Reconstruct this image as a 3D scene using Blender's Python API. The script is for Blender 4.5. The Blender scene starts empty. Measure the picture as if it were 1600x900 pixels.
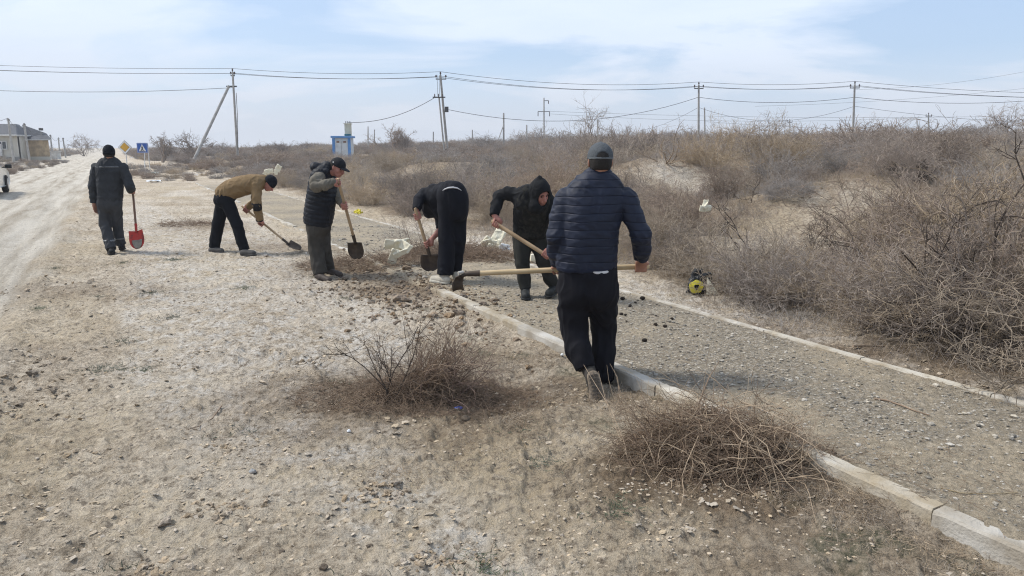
import bpy, bmesh, math, random
import numpy as np
from mathutils import Vector, Matrix
random.seed(7)
RNG = np.random.default_rng(11)
sc = bpy.context.scene
col = sc.collection

# ---------------------------------------------------------------- camera
CAM = np.array([0.0, 0.0, 1.65])
FPX = 1150.0
PIT = math.atan(219.0 / FPX)
cd = bpy.data.cameras.new('camera')
cam = bpy.data.objects.new('camera', cd)
col.objects.link(cam)
cam.location = CAM
cam.rotation_euler = (math.pi / 2 - PIT, 0, 0)
cd.sensor_width = 36.0
cd.lens = FPX / 1600.0 * 36.0
cd.clip_start = 0.05
cd.clip_end = 6000
sc.camera = cam

# ---------------------------------------------------------------- world, sun, exposure
SUN_EL, SUN_AZ = math.radians(50), math.radians(-78)      # azimuth from +Y towards +X
w = bpy.data.worlds.new('World')
sc.world = w
w.use_nodes = True
nt = w.node_tree
nt.nodes.clear()
N, Lk = nt.nodes.new, nt.links.new
out = N('ShaderNodeOutputWorld')
bg = N('ShaderNodeBackground')
bg.inputs['Strength'].default_value = 0.1
sky = N('ShaderNodeTexSky')
sky.sky_type = 'NISHITA'
sky.sun_disc = False
sky.sun_elevation = SUN_EL
sky.sun_rotation = SUN_AZ
sky.air_density = 1.0
sky.dust_density = 1.6
sky.ozone_density = 1.5
tc = N('ShaderNodeTexCoord')
sep = N('ShaderNodeSeparateXYZ')
Lk(tc.outputs['Generated'], sep.inputs[0])
# cloud sheet: project the view direction onto a high flat layer
zz = N('ShaderNodeMath'); zz.operation = 'MAXIMUM'; zz.inputs[1].default_value = 0.0
Lk(sep.outputs['Z'], zz.inputs[0])
za = N('ShaderNodeMath'); za.operation = 'ADD'; za.inputs[1].default_value = 0.16
Lk(zz.outputs[0], za.inputs[0])
dx = N('ShaderNodeMath'); dx.operation = 'DIVIDE'
dy = N('ShaderNodeMath'); dy.operation = 'DIVIDE'
Lk(sep.outputs['X'], dx.inputs[0]); Lk(za.outputs[0], dx.inputs[1])
Lk(sep.outputs['Y'], dy.inputs[0]); Lk(za.outputs[0], dy.inputs[1])
cmb = N('ShaderNodeCombineXYZ')
Lk(dx.outputs[0], cmb.inputs[0]); Lk(dy.outputs[0], cmb.inputs[1])
mp = N('ShaderNodeMapping')
mp.inputs['Rotation'].default_value = (0, 0, math.radians(24))
mp.inputs['Scale'].default_value = (0.9, 1.25, 1)
mp.inputs['Location'].default_value = (3.35, 1.9, 0)
Lk(cmb.outputs[0], mp.inputs[0])
n1 = N('ShaderNodeTexNoise'); n1.inputs['Scale'].default_value = 0.62
n1.inputs['Detail'].default_value = 7; n1.inputs['Roughness'].default_value = 0.56
n1.inputs['Distortion'].default_value = 0.5
Lk(mp.outputs[0], n1.inputs['Vector'])
r1 = N('ShaderNodeValToRGB')
r1.color_ramp.elements[0].position = 0.42; r1.color_ramp.elements[0].color = (0.12, 0.12, 0.12, 1)
r1.color_ramp.elements[1].position = 0.54; r1.color_ramp.elements[1].color = (1, 1, 1, 1)
Lk(n1.outputs['Fac'], r1.inputs[0])
n2 = N('ShaderNodeTexNoise'); n2.inputs['Scale'].default_value = 1.3
n2.inputs['Detail'].default_value = 8; n2.inputs['Roughness'].default_value = 0.6
n2.inputs['Distortion'].default_value = 0.6
Lk(mp.outputs[0], n2.inputs['Vector'])
# horizon veil
rh = N('ShaderNodeMapRange'); rh.inputs['From Min'].default_value = 0.13; rh.inputs['From Max'].default_value = 0.0
Lk(sep.outputs['Z'], rh.inputs['Value'])
mx = N('ShaderNodeMath'); mx.operation = 'MAXIMUM'
Lk(r1.outputs[0], mx.inputs[0]); Lk(rh.outputs[0], mx.inputs[1])
fm = N('ShaderNodeMath'); fm.operation = 'MULTIPLY'; fm.inputs[1].default_value = 0.92
Lk(mx.outputs[0], fm.inputs[0])
cc = N('ShaderNodeMix'); cc.data_type = 'RGBA'
cc.inputs['A'].default_value = (4.2, 4.95, 6.1, 1)
cc.inputs['B'].default_value = (5.5, 6.0, 6.8, 1)
Lk(n2.outputs['Fac'], cc.inputs['Factor'])
hz = N('ShaderNodeMix'); hz.data_type = 'RGBA'
hz.inputs['B'].default_value = (4.35, 4.65, 5.2, 1)
rh2 = N('ShaderNodeMapRange'); rh2.inputs['From Min'].default_value = 0.17; rh2.inputs['From Max'].default_value = 0.02
rh2.interpolation_type = 'SMOOTHSTEP'
Lk(sep.outputs['Z'], rh2.inputs['Value'])
Lk(rh2.outputs[0], hz.inputs['Factor']); Lk(cc.outputs['Result'], hz.inputs['A'])
sk = N('ShaderNodeMix'); sk.data_type = 'RGBA'
Lk(fm.outputs[0], sk.inputs['Factor'])
bl = N('ShaderNodeMix'); bl.data_type = 'RGBA'; bl.inputs['Factor'].default_value = 0.6; bl.inputs['B'].default_value = (2.9, 3.9, 5.6, 1)
Lk(sky.outputs[0], bl.inputs['A']); Lk(bl.outputs['Result'], sk.inputs['A']); Lk(hz.outputs['Result'], sk.inputs['B'])
Lk(sk.outputs['Result'], bg.inputs['Color'])
Lk(bg.outputs[0], out.inputs[0])

sd = bpy.data.lights.new('sun', 'SUN')
sd.energy = 2.3
sd.angle = math.radians(12)
sd.color = (1.0, 0.95, 0.86)
sun = bpy.data.objects.new('sun', sd)
col.objects.link(sun)
sdir = Vector((math.sin(SUN_AZ) * math.cos(SUN_EL), math.cos(SUN_AZ) * math.cos(SUN_EL), math.sin(SUN_EL)))
sun.rotation_euler = sdir.to_track_quat('Z', 'Y').to_euler()
sun.location = sdir * 50

sc.view_settings.view_transform = 'Standard'
sc.view_settings.look = 'None'
sc.view_settings.exposure = 0.78
sc.view_settings.gamma = 1.0
sc.cycles.max_bounces = 5
sc.cycles.diffuse_bounces = 3
sc.cycles.use_denoising = True
sc.cycles.denoiser = 'OPENIMAGEDENOISE'
sc.cycles.denoising_input_passes = 'RGB_ALBEDO_NORMAL'
sc.cycles.denoising_prefilter = 'NONE'
sc.cycles.filter_width = 1.15
sc.cycles.use_adaptive_sampling = False
sc.cycles.volume_bounces = 0
sc.cycles.sample_clamp_indirect = 1.5
sc.cycles.sample_clamp_direct = 3.0

# ---------------------------------------------------------------- helpers
def tag(o, label=None, cat=None, group=None, kind=None):
    if label: o['label'] = label
    if cat: o['category'] = cat
    if group: o['group'] = group
    if kind: o['kind'] = kind
    return o

def empty(name, loc, label, cat, group=None, rz=0.0):
    o = bpy.data.objects.new(name, None)
    o.empty_display_size = 0.2
    o.location = [float(v) for v in loc]
    o.rotation_euler = (0, 0, rz)
    col.objects.link(o)
    return tag(o, label, cat, group)

def link(name, me, parent=None):
    """link a mesh whose vertices are in world space, keeping them there under a moved parent"""
    o = bpy.data.objects.new(name, me)
    col.objects.link(o)
    if parent is not None:
        o.parent = parent
        m = Matrix.Translation(parent.location) @ Matrix.Rotation(parent.rotation_euler[2], 4, 'Z')
        if parent.parent is not None:
            m = Matrix.Identity(4)
            p = parent
            ms = []
            while p is not None:
                ms.append(p)
                p = p.parent
            m = Matrix.Identity(4)
            for p in reversed(ms):
                m = m @ p.matrix_parent_inverse @ (Matrix.Translation(p.location) @ Matrix.Rotation(p.rotation_euler[2], 4, 'Z'))
        o.matrix_parent_inverse = m.inverted()
    return o

def mesh_np(name, V, F, m=None, smooth=False):
    me = bpy.data.meshes.new(name)
    V = np.asarray(V, np.float32); F = np.asarray(F, np.int32)
    k = F.shape[1]
    me.vertices.add(len(V)); me.vertices.foreach_set('co', V.ravel())
    me.loops.add(F.size); me.loops.foreach_set('vertex_index', F.ravel())
    me.polygons.add(len(F))
    me.polygons.foreach_set('loop_start', np.arange(0, F.size, k, dtype=np.int32))
    if smooth: me.polygons.foreach_set('use_smooth', np.ones(len(F), bool))
    me.update(calc_edges=True)
    me.validate()
    if m: me.materials.append(m)
    return me

class MB:
    """collects simple solids into one mesh"""
    def __init__(s): s.v = []; s.f = []
    def add(s, vs, fs):
        b = len(s.v); s.v += [tuple(map(float, v)) for v in vs]; s.f += [tuple(b + i for i in f) for f in fs]; return s
    def box(s, c, h, R=None):
        R = np.eye(3) if R is None else np.array(R)      # rows are local axes
        vs = [np.array(c) + (np.array([x, y, z]) * np.array(h)) @ R for x in (-1, 1) for y in (-1, 1) for z in (-1, 1)]
        return s.add(vs, [(0, 1, 3, 2), (4, 6, 7, 5), (0, 4, 5, 1), (2, 3, 7, 6), (0, 2, 6, 4), (1, 5, 7, 3)])
    def prism(s, pts, off):
        n = len(pts); off = np.array(off); a = [np.array(p, float) for p in pts]
        return s.add(a + [p + off for p in a], [tuple(range(n))[::-1], tuple(range(n, 2 * n))] + [(i, (i + 1) % n, n + (i + 1) % n, n + i) for i in range(n)])
    def tube(s, pts, rad, n=8, cap=True):
        pts = [np.array(p, float) for p in pts]
        rad = [rad] * len(pts) if np.isscalar(rad) else rad
        t0 = pts[-1] - pts[0]; t0 /= np.linalg.norm(t0)
        ref = np.array([0, 0, 1.0]) if abs(t0[2]) < .9 else np.array([1.0, 0, 0])
        vs = []
        for i, p in enumerate(pts):
            t = pts[min(i + 1, len(pts) - 1)] - pts[max(i - 1, 0)]; t /= np.linalg.norm(t)
            a = np.cross(t, ref); a /= np.linalg.norm(a); b = np.cross(t, a)
            for k in range(n):
                q = 2 * math.pi * k / n
                vs.append(p + rad[i] * (math.cos(q) * a + math.sin(q) * b))
        fs = [(i * n + k, i * n + (k + 1) % n, (i + 1) * n + (k + 1) % n, (i + 1) * n + k) for i in range(len(pts) - 1) for k in range(n)]
        if cap: fs += [tuple(range(n))[::-1], tuple(range((len(pts) - 1) * n, len(pts) * n))]
        return s.add(vs, fs)
    def build(s, name, m, parent=None, smooth=False, bevel=0.0):
        me = bpy.data.meshes.new(name)
        me.from_pydata(s.v, [], s.f); me.update()
        bm = bmesh.new(); bm.from_mesh(me)
        bmesh.ops.recalc_face_normals(bm, faces=bm.faces)
        if bevel > 0:
            es = [e for e in bm.edges if len(e.link_faces) == 2 and e.calc_face_angle(0) > .6]
            bmesh.ops.bevel(bm, geom=es, offset=bevel, segments=2, profile=.6, affect='EDGES')
        if smooth:
            for f in bm.faces: f.smooth = True
        bm.to_mesh(me); bm.free()
        if m: me.materials.append(m)
        if smooth:
            try: me.set_sharp_from_angle(angle=math.radians(50))
            except Exception: pass
        return link(name, me, parent)

# numpy perlin noise -------------------------------------------------
PERM = np.random.default_rng(3).permutation(256).astype(np.int32)
PERM = np.concatenate([PERM, PERM, PERM])
G3 = np.random.default_rng(4).normal(size=(256, 3)).astype(np.float32)
G3 /= np.linalg.norm(G3, axis=1)[:, None]
def noise3(x, y, z):
    x = np.asarray(x, np.float32); y = np.asarray(y, np.float32); z = np.asarray(z, np.float32) + 0 * x
    xi = np.floor(x).astype(np.int32); yi = np.floor(y).astype(np.int32); zi = np.floor(z).astype(np.int32)
    xf = x - xi; yf = y - yi; zf = z - zi
    u = xf * xf * xf * (xf * (xf * 6 - 15) + 10); v = yf * yf * yf * (yf * (yf * 6 - 15) + 10); t = zf * zf * zf * (zf * (zf * 6 - 15) + 10)
    xi &= 255; yi &= 255; zi &= 255
    def g(a, b, c):
        h = PERM[PERM[PERM[(xi + a) & 255] + ((yi + b) & 255)] + ((zi + c) & 255)]
        gr = G3[h & 255]
        return gr[..., 0] * (xf - a) + gr[..., 1] * (yf - b) + gr[..., 2] * (zf - c)
    x00 = g(0, 0, 0) * (1 - u) + g(1, 0, 0) * u; x10 = g(0, 1, 0) * (1 - u) + g(1, 1, 0) * u
    x01 = g(0, 0, 1) * (1 - u) + g(1, 0, 1) * u; x11 = g(0, 1, 1) * (1 - u) + g(1, 1, 1) * u
    return ((x00 * (1 - v) + x10 * v) * (1 - t) + (x01 * (1 - v) + x11 * v) * t) * 1.6
def noise2(x, y, seed=0.0): return noise3(x, y, np.float32(seed * 7.31 + .37))
def fbm(x, y, o=4, seed=0.0, rough=.5):
    s = 0; a = 1.0
    for i in range(o):
        s = s + a * noise2(x * 2 ** i + 13.7 * i, y * 2 ** i - 5.1 * i, seed + i); a *= rough
    return s
def sst(a, b, x):
    t = np.clip((x - a) / (b - a), 0, 1); return t * t * (3 - 2 * t)

# materials ----------------------------------------------------------
def mat(name, c1, c2=None, scale=20.0, rough=.85, bump=0.0, bscale=None, metal=0.0, spec=.3, stretch=(1, 1, 1), rnd=0.0, lo=.35, hi=.65, sheen=0.0, detail=6, coat=0.0):
    m = bpy.data.materials.new(name); m.use_nodes = True
    t = m.node_tree; p = t.nodes['Principled BSDF']
    p.inputs['Roughness'].default_value = rough; p.inputs['Metallic'].default_value = metal
    p.inputs['Specular IOR Level'].default_value = spec
    if coat: p.inputs['Coat Weight'].default_value = coat
    if sheen:
        p.inputs['Sheen Weight'].default_value = sheen
    tcx = t.nodes.new('ShaderNodeTexCoord'); mpx = t.nodes.new('ShaderNodeMapping'); mpx.inputs['Scale'].default_value = stretch
    t.links.new(tcx.outputs['Object'], mpx.inputs[0])
    c2 = c2 or tuple(x * .7 for x in c1)
    n = t.nodes.new('ShaderNodeTexNoise'); n.inputs['Scale'].default_value = scale; n.inputs['Detail'].default_value = detail
    t.links.new(mpx.outputs[0], n.inputs['Vector'])
    mr = t.nodes.new('ShaderNodeMapRange'); mr.inputs['From Min'].default_value = lo; mr.inputs['From Max'].default_value = hi
    t.links.new(n.outputs['Fac'], mr.inputs['Value'])
    mixn = t.nodes.new('ShaderNodeMix'); mixn.data_type = 'RGBA'
    mixn.inputs['A'].default_value = (*c1, 1); mixn.inputs['B'].default_value = (*c2, 1)
    t.links.new(mr.outputs[0], mixn.inputs['Factor'])
    res = mixn.outputs['Result']
    if rnd:
        oi = t.nodes.new('ShaderNodeObjectInfo')
        hs = t.nodes.new('ShaderNodeHueSaturation')
        m2 = t.nodes.new('ShaderNodeMapRange'); m2.inputs['To Min'].default_value = 1 - rnd; m2.inputs['To Max'].default_value = 1 + rnd
        t.links.new(oi.outputs['Random'], m2.inputs['Value']); t.links.new(m2.outputs[0], hs.inputs['Value'])
        m3 = t.nodes.new('ShaderNodeMath'); m3.operation = 'MULTIPLY'; m3.inputs[1].default_value = 7.13
        m4 = t.nodes.new('ShaderNodeMath'); m4.operation = 'FRACT'
        m5 = t.nodes.new('ShaderNodeMapRange'); m5.inputs['To Min'].default_value = .75; m5.inputs['To Max'].default_value = 1.2
        t.links.new(oi.outputs['Random'], m3.inputs[0]); t.links.new(m3.outputs[0], m4.inputs[0]); t.links.new(m4.outputs[0], m5.inputs['Value'])
        t.links.new(m5.outputs[0], hs.inputs['Saturation'])
        t.links.new(res, hs.inputs['Color']); res = hs.outputs[0]
    t.links.new(res, p.inputs['Base Color'])
    if bump:
        nb = t.nodes.new('ShaderNodeTexNoise'); nb.inputs['Scale'].default_value = bscale or scale * 3; nb.inputs['Detail'].default_value = 6
        t.links.new(mpx.outputs[0], nb.inputs['Vector'])
        b = t.nodes.new('ShaderNodeBump'); b.inputs['Strength'].default_value = 1.0; b.inputs['Distance'].default_value = bump
        t.links.new(nb.outputs['Fac'], b.inputs['Height']); t.links.new(b.outputs[0], p.inputs['Normal'])
    return m

# path frame: u runs along the path away from the camera, v is the distance to its right
DU = np.array([-.468, .884]); DV = np.array([.884, .468])
def uv(x, y): return x * DU[0] + y * DU[1], x * DV[0] + y * DV[1]
def xy(u, v): return u * DU[0] + v * DV[0], u * DU[1] + v * DV[1]
VL, VR = 3.10, 4.99
VROAD = -1.1
def ray(px, py):
    r, up = px - 800.0, 450.0 - py
    return np.array([r, FPX * math.cos(PIT) + up * math.sin(PIT), up * math.cos(PIT) - FPX * math.sin(PIT)])
def W(px, py, Y):
    d = ray(px, py); return CAM + d * (Y / d[1])
def G(px, py, z=0.0):
    d = ray(px, py); return CAM + d * ((z - CAM[2]) / d[2])

MOUNDS = [  # x, y, height, radius along x, radius along y
    (6.6, 14.6, .6, 3.0, 1.7), (10.2, 14.2, .65, 2.4, 1.6), (4.2, 20.5, .9, 3.0, 2.0), (-2.5, 31, .7, 4.0, 2.6),
    (14.5, 19, .9, 3.5, 2.5), (9.0, 24, .8, 4.5, 2.5), (1.5, 26, .5, 3, 2), (20, 30, .9, 6, 4), (2.8, 10.8, .25, 1.6, 1.2)]
def macro(x, y):
    u, v = uv(x, y)
    h = -.065 + .022 * sst(VL - .7, VL - .1, v) + .05 * sst(6, 12, u)                                   # verge left of the kerb
    h = h + np.exp(-((v - VL + .04) / .16) ** 2) * np.clip(fbm(u * .8, v * .5, 3, 91) + .02, 0, 1) * .055
    h = h + (.035 - h) * sst(VL - .02, VL + .04, v)
    h = h + np.exp(-((v - VL - .10) / .10) ** 2) * np.clip(fbm(u * 1.1, v * .5, 3, 95), 0, 1) * .03
    right = .02 + .04 * sst(5.2, 6.5, v) + .35 * sst(6, 14, v) + 1.45 * sst(16, 75, v) * (1 - .25 * sst(120, 400, v))
    h = h + (right - .035) * sst(VR, VR + .25, v)
    far = sst(36, 42, u) * sst(8, 5, v)
    h = h * (1 - far) + .0 * far
    h = h + .035 * np.exp(-((v - VROAD - .12 - .12 * fbm(u * .7, u * 0 + 3, 2, 61)) / .16) ** 2) * sst(40, 20, u)
    h = h + .10 * sst(VROAD + .15, VROAD - .5, v) * -1 * sst(60, 10, u) * .6
    if True:
        m = 0
        for (mx_, my_, mh, ra, rb) in MOUNDS:
            q = ((x - mx_) / ra) ** 2 + ((y - my_) / rb) ** 2
            m = m + mh * np.exp(-q * 1.2)
        h = h + m * sst(VR + .3, VR + 2.5, v)
    h = h + sst(VR + 1, VR + 6, v) * (fbm(x * .13, y * .13, 3, 5) * .28)
    return h
def micro(x, y):
    u, v = uv(x, y)
    onpath = sst(VL - .02, VL + .05, v) * (1 - sst(VR - .03, VR + .12, v)) * (1 - sst(34, 40, u))
    road = sst(VROAD + .2, VROAD - .3, v)
    r = np.hypot(x, y)
    fade = 1 - sst(30, 60, r)
    n1 = fbm(x * 1.1, y * 1.1, 3, 1) * .030
    n2 = np.abs(fbm(x * 5.5, y * 5.5, 3, 2))
    n2 = (.35 - n2) * .042
    cl = np.clip(fbm(x * 9, y * 9, 3, 3) - .25, 0, 1) * .06 * sst(-.25, .3, noise2(x * .9, y * .9, 8))
    n3 = fbm(x * 24, y * 24, 3, 4) * .009
    tn = fbm(x * 3.3 + .6 * noise2(x * 8, y * 8, 71), y * 3.3 + .6 * noise2(x * 8, y * 8, 72), 4, 70, .6) * 3.2
    terr = (np.floor(tn) + sst(.32, .68, tn - np.floor(tn))) * .0052
    tm = fbm(x * 9.5, y * 9.5, 3, 73, .6) * 2.6
    terr = terr + (np.floor(tm) + sst(.30, .70, tm - np.floor(tm))) * .0030
    rough = n1 + n2 * .8 + cl + n3 + terr
    rdn = n1 * .8 + fbm(u * .5, v * 6, 3, 6) * .018 + n3 * .8 + n2 * .35
    for vt in (-1.9, -3.3, -4.6, -6.0): rdn = rdn - .03 * np.exp(-((v - vt - .25 * noise2(u * .08, u * 0, 33 + vt)) / .17) ** 2)
    g = rough * (1 - road) + rdn * road
    pth = fbm(x * 2, y * 2, 2, 7) * .007 + n3 * .9
    return (g * (1 - onpath) + pth * onpath) * fade
def ground(x, y): return macro(np.asarray(x, float), np.asarray(y, float)) + micro(np.asarray(x, float), np.asarray(y, float))
def GG(px, py):
    p = G(px, py, 0.0)
    for _ in range(12): p = G(px, py, min(float(macro(p[0], p[1])), 1.4))
    return p

# ---------------------------------------------------------------- ground sheet
def build_ground():
    rr = [0.3]
    while rr[-1] < 60: rr.append(rr[-1] * (1.0078 if 1.8 < rr[-1] < 25 else 1.02 if rr[-1] >= 25 else 1.1))
    while rr[-1] < 5000: rr.append(rr[-1] * 1.09)
    rr = np.array(rr)
    fine = np.radians(np.arange(-41, 41.01, .125))
    coarse = np.radians(np.arange(45, 316, 4.0))
    an = np.concatenate([fine, coarse])
    R, A = np.meshgrid(rr, an, indexing='ij')
    X = R * np.sin(A); Y = R * np.cos(A)
    Z = ground(X, Y)
    Z = np.where(R > 900, Z * np.clip((2500 - R) / 1600, 0, 1), Z)
    nr, na = R.shape
    V = np.stack([X, Y, Z], -1).reshape(-1, 3)
    i, j = np.meshgrid(np.arange(nr - 1), np.arange(na), indexing='ij')
    a = i * na + j; b = i * na + (j + 1) % na; c = (i + 1) * na + (j + 1) % na; d = (i + 1) * na + j
    F = np.stack([a, b, c, d], -1).reshape(-1, 4)[:, ::-1]
    me = mesh_np('ground', V, F, smooth=True)
    x, y = V[:, 0], V[:, 1]; u, v = uv(x, y)
    path = sst(VL - .02, VL + .03, v) * (1 - sst(VR - .02, VR + .05, v + fbm(x * 3, y * 3, 2, 3) * .05)) * (1 - sst(33, 38, u))
    # earth strewn over the gravel where the diggers work
    dirt = np.exp(-(((u - 7.5) / 1.7) ** 2 + ((v - 3.1) / .8) ** 2)) * 1.3 + sst(-.15, .45, fbm(x * .8, y * .8, 4, 9)) * .9
    road = sst(VROAD + .25, VROAD - .25, v + fbm(x * .8, y * .8, 3, 12) * .35)
    salt = sst(.0, .5, fbm(u * .12, v * .5, 4, 21) + 1.1 * np.exp(-(((u - 13) / 8) ** 2 + ((v - .9) / 1.3) ** 2)) + .6 * np.exp(-(((u - 7.0) / 4) ** 2 + ((v - .9) / 1.2) ** 2)) + .08 + .9 * np.exp(-(((u - 4.6) / 3.5) ** 2 + ((v - 5.6) / .5) ** 2)) - .25)
    brown = np.zeros_like(x)
    for (px, py, ru, rv, s) in BROWN:
        p = G(px, py); pu, pv = uv(p[0], p[1])
        q = ((x - p[0]) / ru) ** 2 + ((y - p[1]) / rv) ** 2 + fbm(x * 2.2, y * 2.2, 3, 4) * .7
        brown = np.maximum(brown, s * np.exp(-np.clip(q, 0, 9)))
    shr = sst(VR + .5, VR + 1.3, v + fbm(x * .9, y * .9, 3, 31) * .6)
    bare = np.zeros_like(x)
    for (bx, by, ra, rb) in BARE:
        bare = np.maximum(bare, np.exp(-(((x - bx) / ra) ** 2 + ((y - by) / rb) ** 2) ** 2))
    brown = np.maximum(brown, shr * (1 - bare * .75) * .7)
    sandy = np.exp(-(((x + .1) / 1.5) ** 2 + ((y - 3.7) / 1.0) ** 2)) + sst(.0, .5, fbm(x * .5, y * .5, 3, 51)) * .6
    olive = sst(.15, .6, fbm(x * 2.3, y * 2.3, 3, 41)) * np.exp(-((v - 2.75) / .33) ** 2) * sst(9, 6, u)
    for k, arr in (('m_path', path), ('m_dirt', dirt), ('m_road', road), ('m_salt', salt), ('m_brown', brown), ('m_olive', olive), ('m_sandy', sandy), ('m_rut', sum(np.exp(-((v - vt - .25 * noise2(u * .08, u * 0, 33 + vt)) / .24) ** 2) for vt in (-1.9, -3.3, -4.6, -6.0)))):
        at = me.attributes.new(k, 'FLOAT', 'POINT'); at.data.foreach_set('value', np.clip(arr, 0, 1.5).astype(np.float32))
    m = bpy.data.materials.new('dry_steppe_soil'); m.use_nodes = True
    t = m.node_tree; p = t.nodes['Principled BSDF']; p.inputs['Roughness'].default_value = .95; p.inputs['Specular IOR Level'].default_value = .1
    tcx = t.nodes.new('ShaderNodeTexCoord')
    mpr = t.nodes.new('ShaderNodeMapping'); mpr.inputs['Rotation'].default_value = (0, 0, -math.radians(27.9)); t.links.new(tcx.outputs['Object'], mpr.inputs[0])
    def noise(scale, detail=6, rough_=.6, vec=None, sx=None, dist=0.0):
        n = t.nodes.new('ShaderNodeTexNoise'); n.inputs['Scale'].default_value = scale; n.inputs['Detail'].default_value = detail; n.inputs['Roughness'].default_value = rough_; n.inputs['Distortion'].default_value = dist
        if sx:
            q = t.nodes.new('ShaderNodeMapping'); q.inputs['Scale'].default_value = sx; t.links.new(mpr.outputs[0], q.inputs[0]); t.links.new(q.outputs[0], n.inputs['Vector'])
        else: t.links.new(tcx.outputs['Object'], n.inputs['Vector'])
        return n.outputs['Fac']
    def rng(s, a, b, c=0.0, d=1.0):
        r = t.nodes.new('ShaderNodeMapRange'); r.inputs['From Min'].default_value = a; r.inputs['From Max'].default_value = b; r.inputs['To Min'].default_value = c; r.inputs['To Max'].default_value = d
        t.links.new(s, r.inputs['Value']); return r.outputs[0]
    def mul(a, b, op='MULTIPLY'):
        raw = op == 'MULTIPLY_RAW'; op = 'MULTIPLY' if raw else op
        r = t.nodes.new('ShaderNodeMath'); r.operation = op
        for i_, q in enumerate((a, b)):
            if isinstance(q, (int, float)): r.inputs[i_].default_value = q
            else: t.links.new(q, r.inputs[i_])
        r.use_clamp = op == 'MULTIPLY' and not raw; return r.outputs[0]
    def mixc(f, a, b):
        r = t.nodes.new('ShaderNodeMix'); r.data_type = 'RGBA'
        for k_, q in (('Factor', f), ('A', a), ('B', b)):
            if isinstance(q, tuple): r.inputs[k_].default_value = (*q, 1)
            elif isinstance(q, float): r.inputs[k_].default_value = q
            else: t.links.new(q, r.inputs[k_])
        return r.outputs['Result']
    def att(n_):
        a_ = t.nodes.new('ShaderNodeAttribute'); a_.attribute_name = n_; return a_.outputs['Fac']
    big, mid, fin, ultra = noise(.7), noise(4.5), noise(22, 8, .7), noise(85, 4, .7)
    base = mixc(rng(big, .40, .60), C_SOIL_A, C_SOIL_B)
    base = mixc(mul(rng(mid, .42, .68), .7), base, C_SOIL_C)
    base = mixc(mul(rng(fin, .50, .64), .75), base, (.13, .10, .075))
    base = mixc(mul(rng(fin, .42, .32), .5), base, (.53, .47, .38))
    base = mixc(mul(rng(ultra, .54, .66), .75), base, (.13, .105, .08))
    base = mixc(mul(rng(ultra, .42, .30), .35), base, (.58, .53, .45))
    crk = noise(13, 8, .72, dist=1.2)
    base = mixc(mul(rng(crk, .535, .60), .6), base, (.15, .118, .085))
    base = mixc(mul(rng(crk, .44, .38), .4), base, (.60, .535, .435))
    base = mixc(mul(mul(att('m_sandy'), rng(fin, .62, .42)), .8), base, (.53, .435, .295))
    saltm = mul(att('m_salt'), mul(rng(mid, .40, .60), rng(fin, .62, .42)))
    base = mixc(mul(saltm, .9), base, (.68, .64, .58))
    rd = mixc(rng(noise(1.0, 5, .6, sx=(3.2, .22, 1), dist=.3), .36, .62), (.33, .285, .225), (.60, .555, .48))
    rd = mixc(mul(rng(fin, .5, .66), .5), rd, (.22, .185, .14))
    rd = mixc(mul(rng(ultra, .55, .7), .35), rd, (.2, .17, .13))
    rd = mixc(mul(att('m_rut'), mul(rng(mid, .3, .6), .75)), rd, (.62, .58, .51))
    base = mixc(mul(att('m_road'), .9), base, rd)
    br = mixc(rng(fin, .38, .62), (.25, .185, .125), (.12, .088, .06))
    base = mixc(mul(mul(att('m_brown'), rng(mid, .3, .5, .75, 1.25)), .9), base, br)
    base = mixc(mul(att('m_olive'), rng(fin, .35, .6)), base, (.115, .115, .075))
    vo = t.nodes.new('ShaderNodeTexVoronoi'); vo.inputs['Scale'].default_value = 42
    t.links.new(tcx.outputs['Object'], vo.inputs['Vector'])
    sepc = t.nodes.new('ShaderNodeSeparateColor'); t.links.new(vo.outputs['Color'], sepc.inputs[0])
    gr = mixc(rng(sepc.outputs[0], .0, 1.0), (.19, .17, .145), (.56, .50, .41))
    gr = mixc(mul(rng(vo.outputs['Distance'], .35, .6), .8), gr, (.30, .25, .18))
    gr = mixc(mul(rng(ultra, .5, .66), .5), gr, (.12, .11, .10))
    sand = mixc(rng(fin, .4, .65), (.50, .42, .31), (.30, .25, .18))
    pc = mixc(mul(mul(att('m_dirt'), rng(mid, .35, .6, .3, 1.3)), 1.0), gr, sand)
    base = mixc(mul(att('m_path'), rng(fin, .3, .45, .8, 1)), base, pc)
    t.links.new(base, p.inputs['Base Color'])
    hsum = mul(mul(fin, .034, 'MULTIPLY'), mul(ultra, .013, 'MULTIPLY'), 'ADD')
    hsum = mul(hsum, mul(noise(9, 6, .65), .03, 'MULTIPLY'), 'ADD')
    hsum = mul(hsum, mul(rng(crk, .40, .60), -.010, 'MULTIPLY_RAW'), 'ADD')
    bp = t.nodes.new('ShaderNodeBump'); bp.inputs['Distance'].default_value = 1.0; bp.inputs['Strength'].default_value = 1.0
    t.links.new(hsum, bp.inputs['Height']); t.links.new(bp.outputs[0], p.inputs['Normal'])
    me.materials.append(m)
    o = link('ground', me)
    tag(o, kind='structure')

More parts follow.
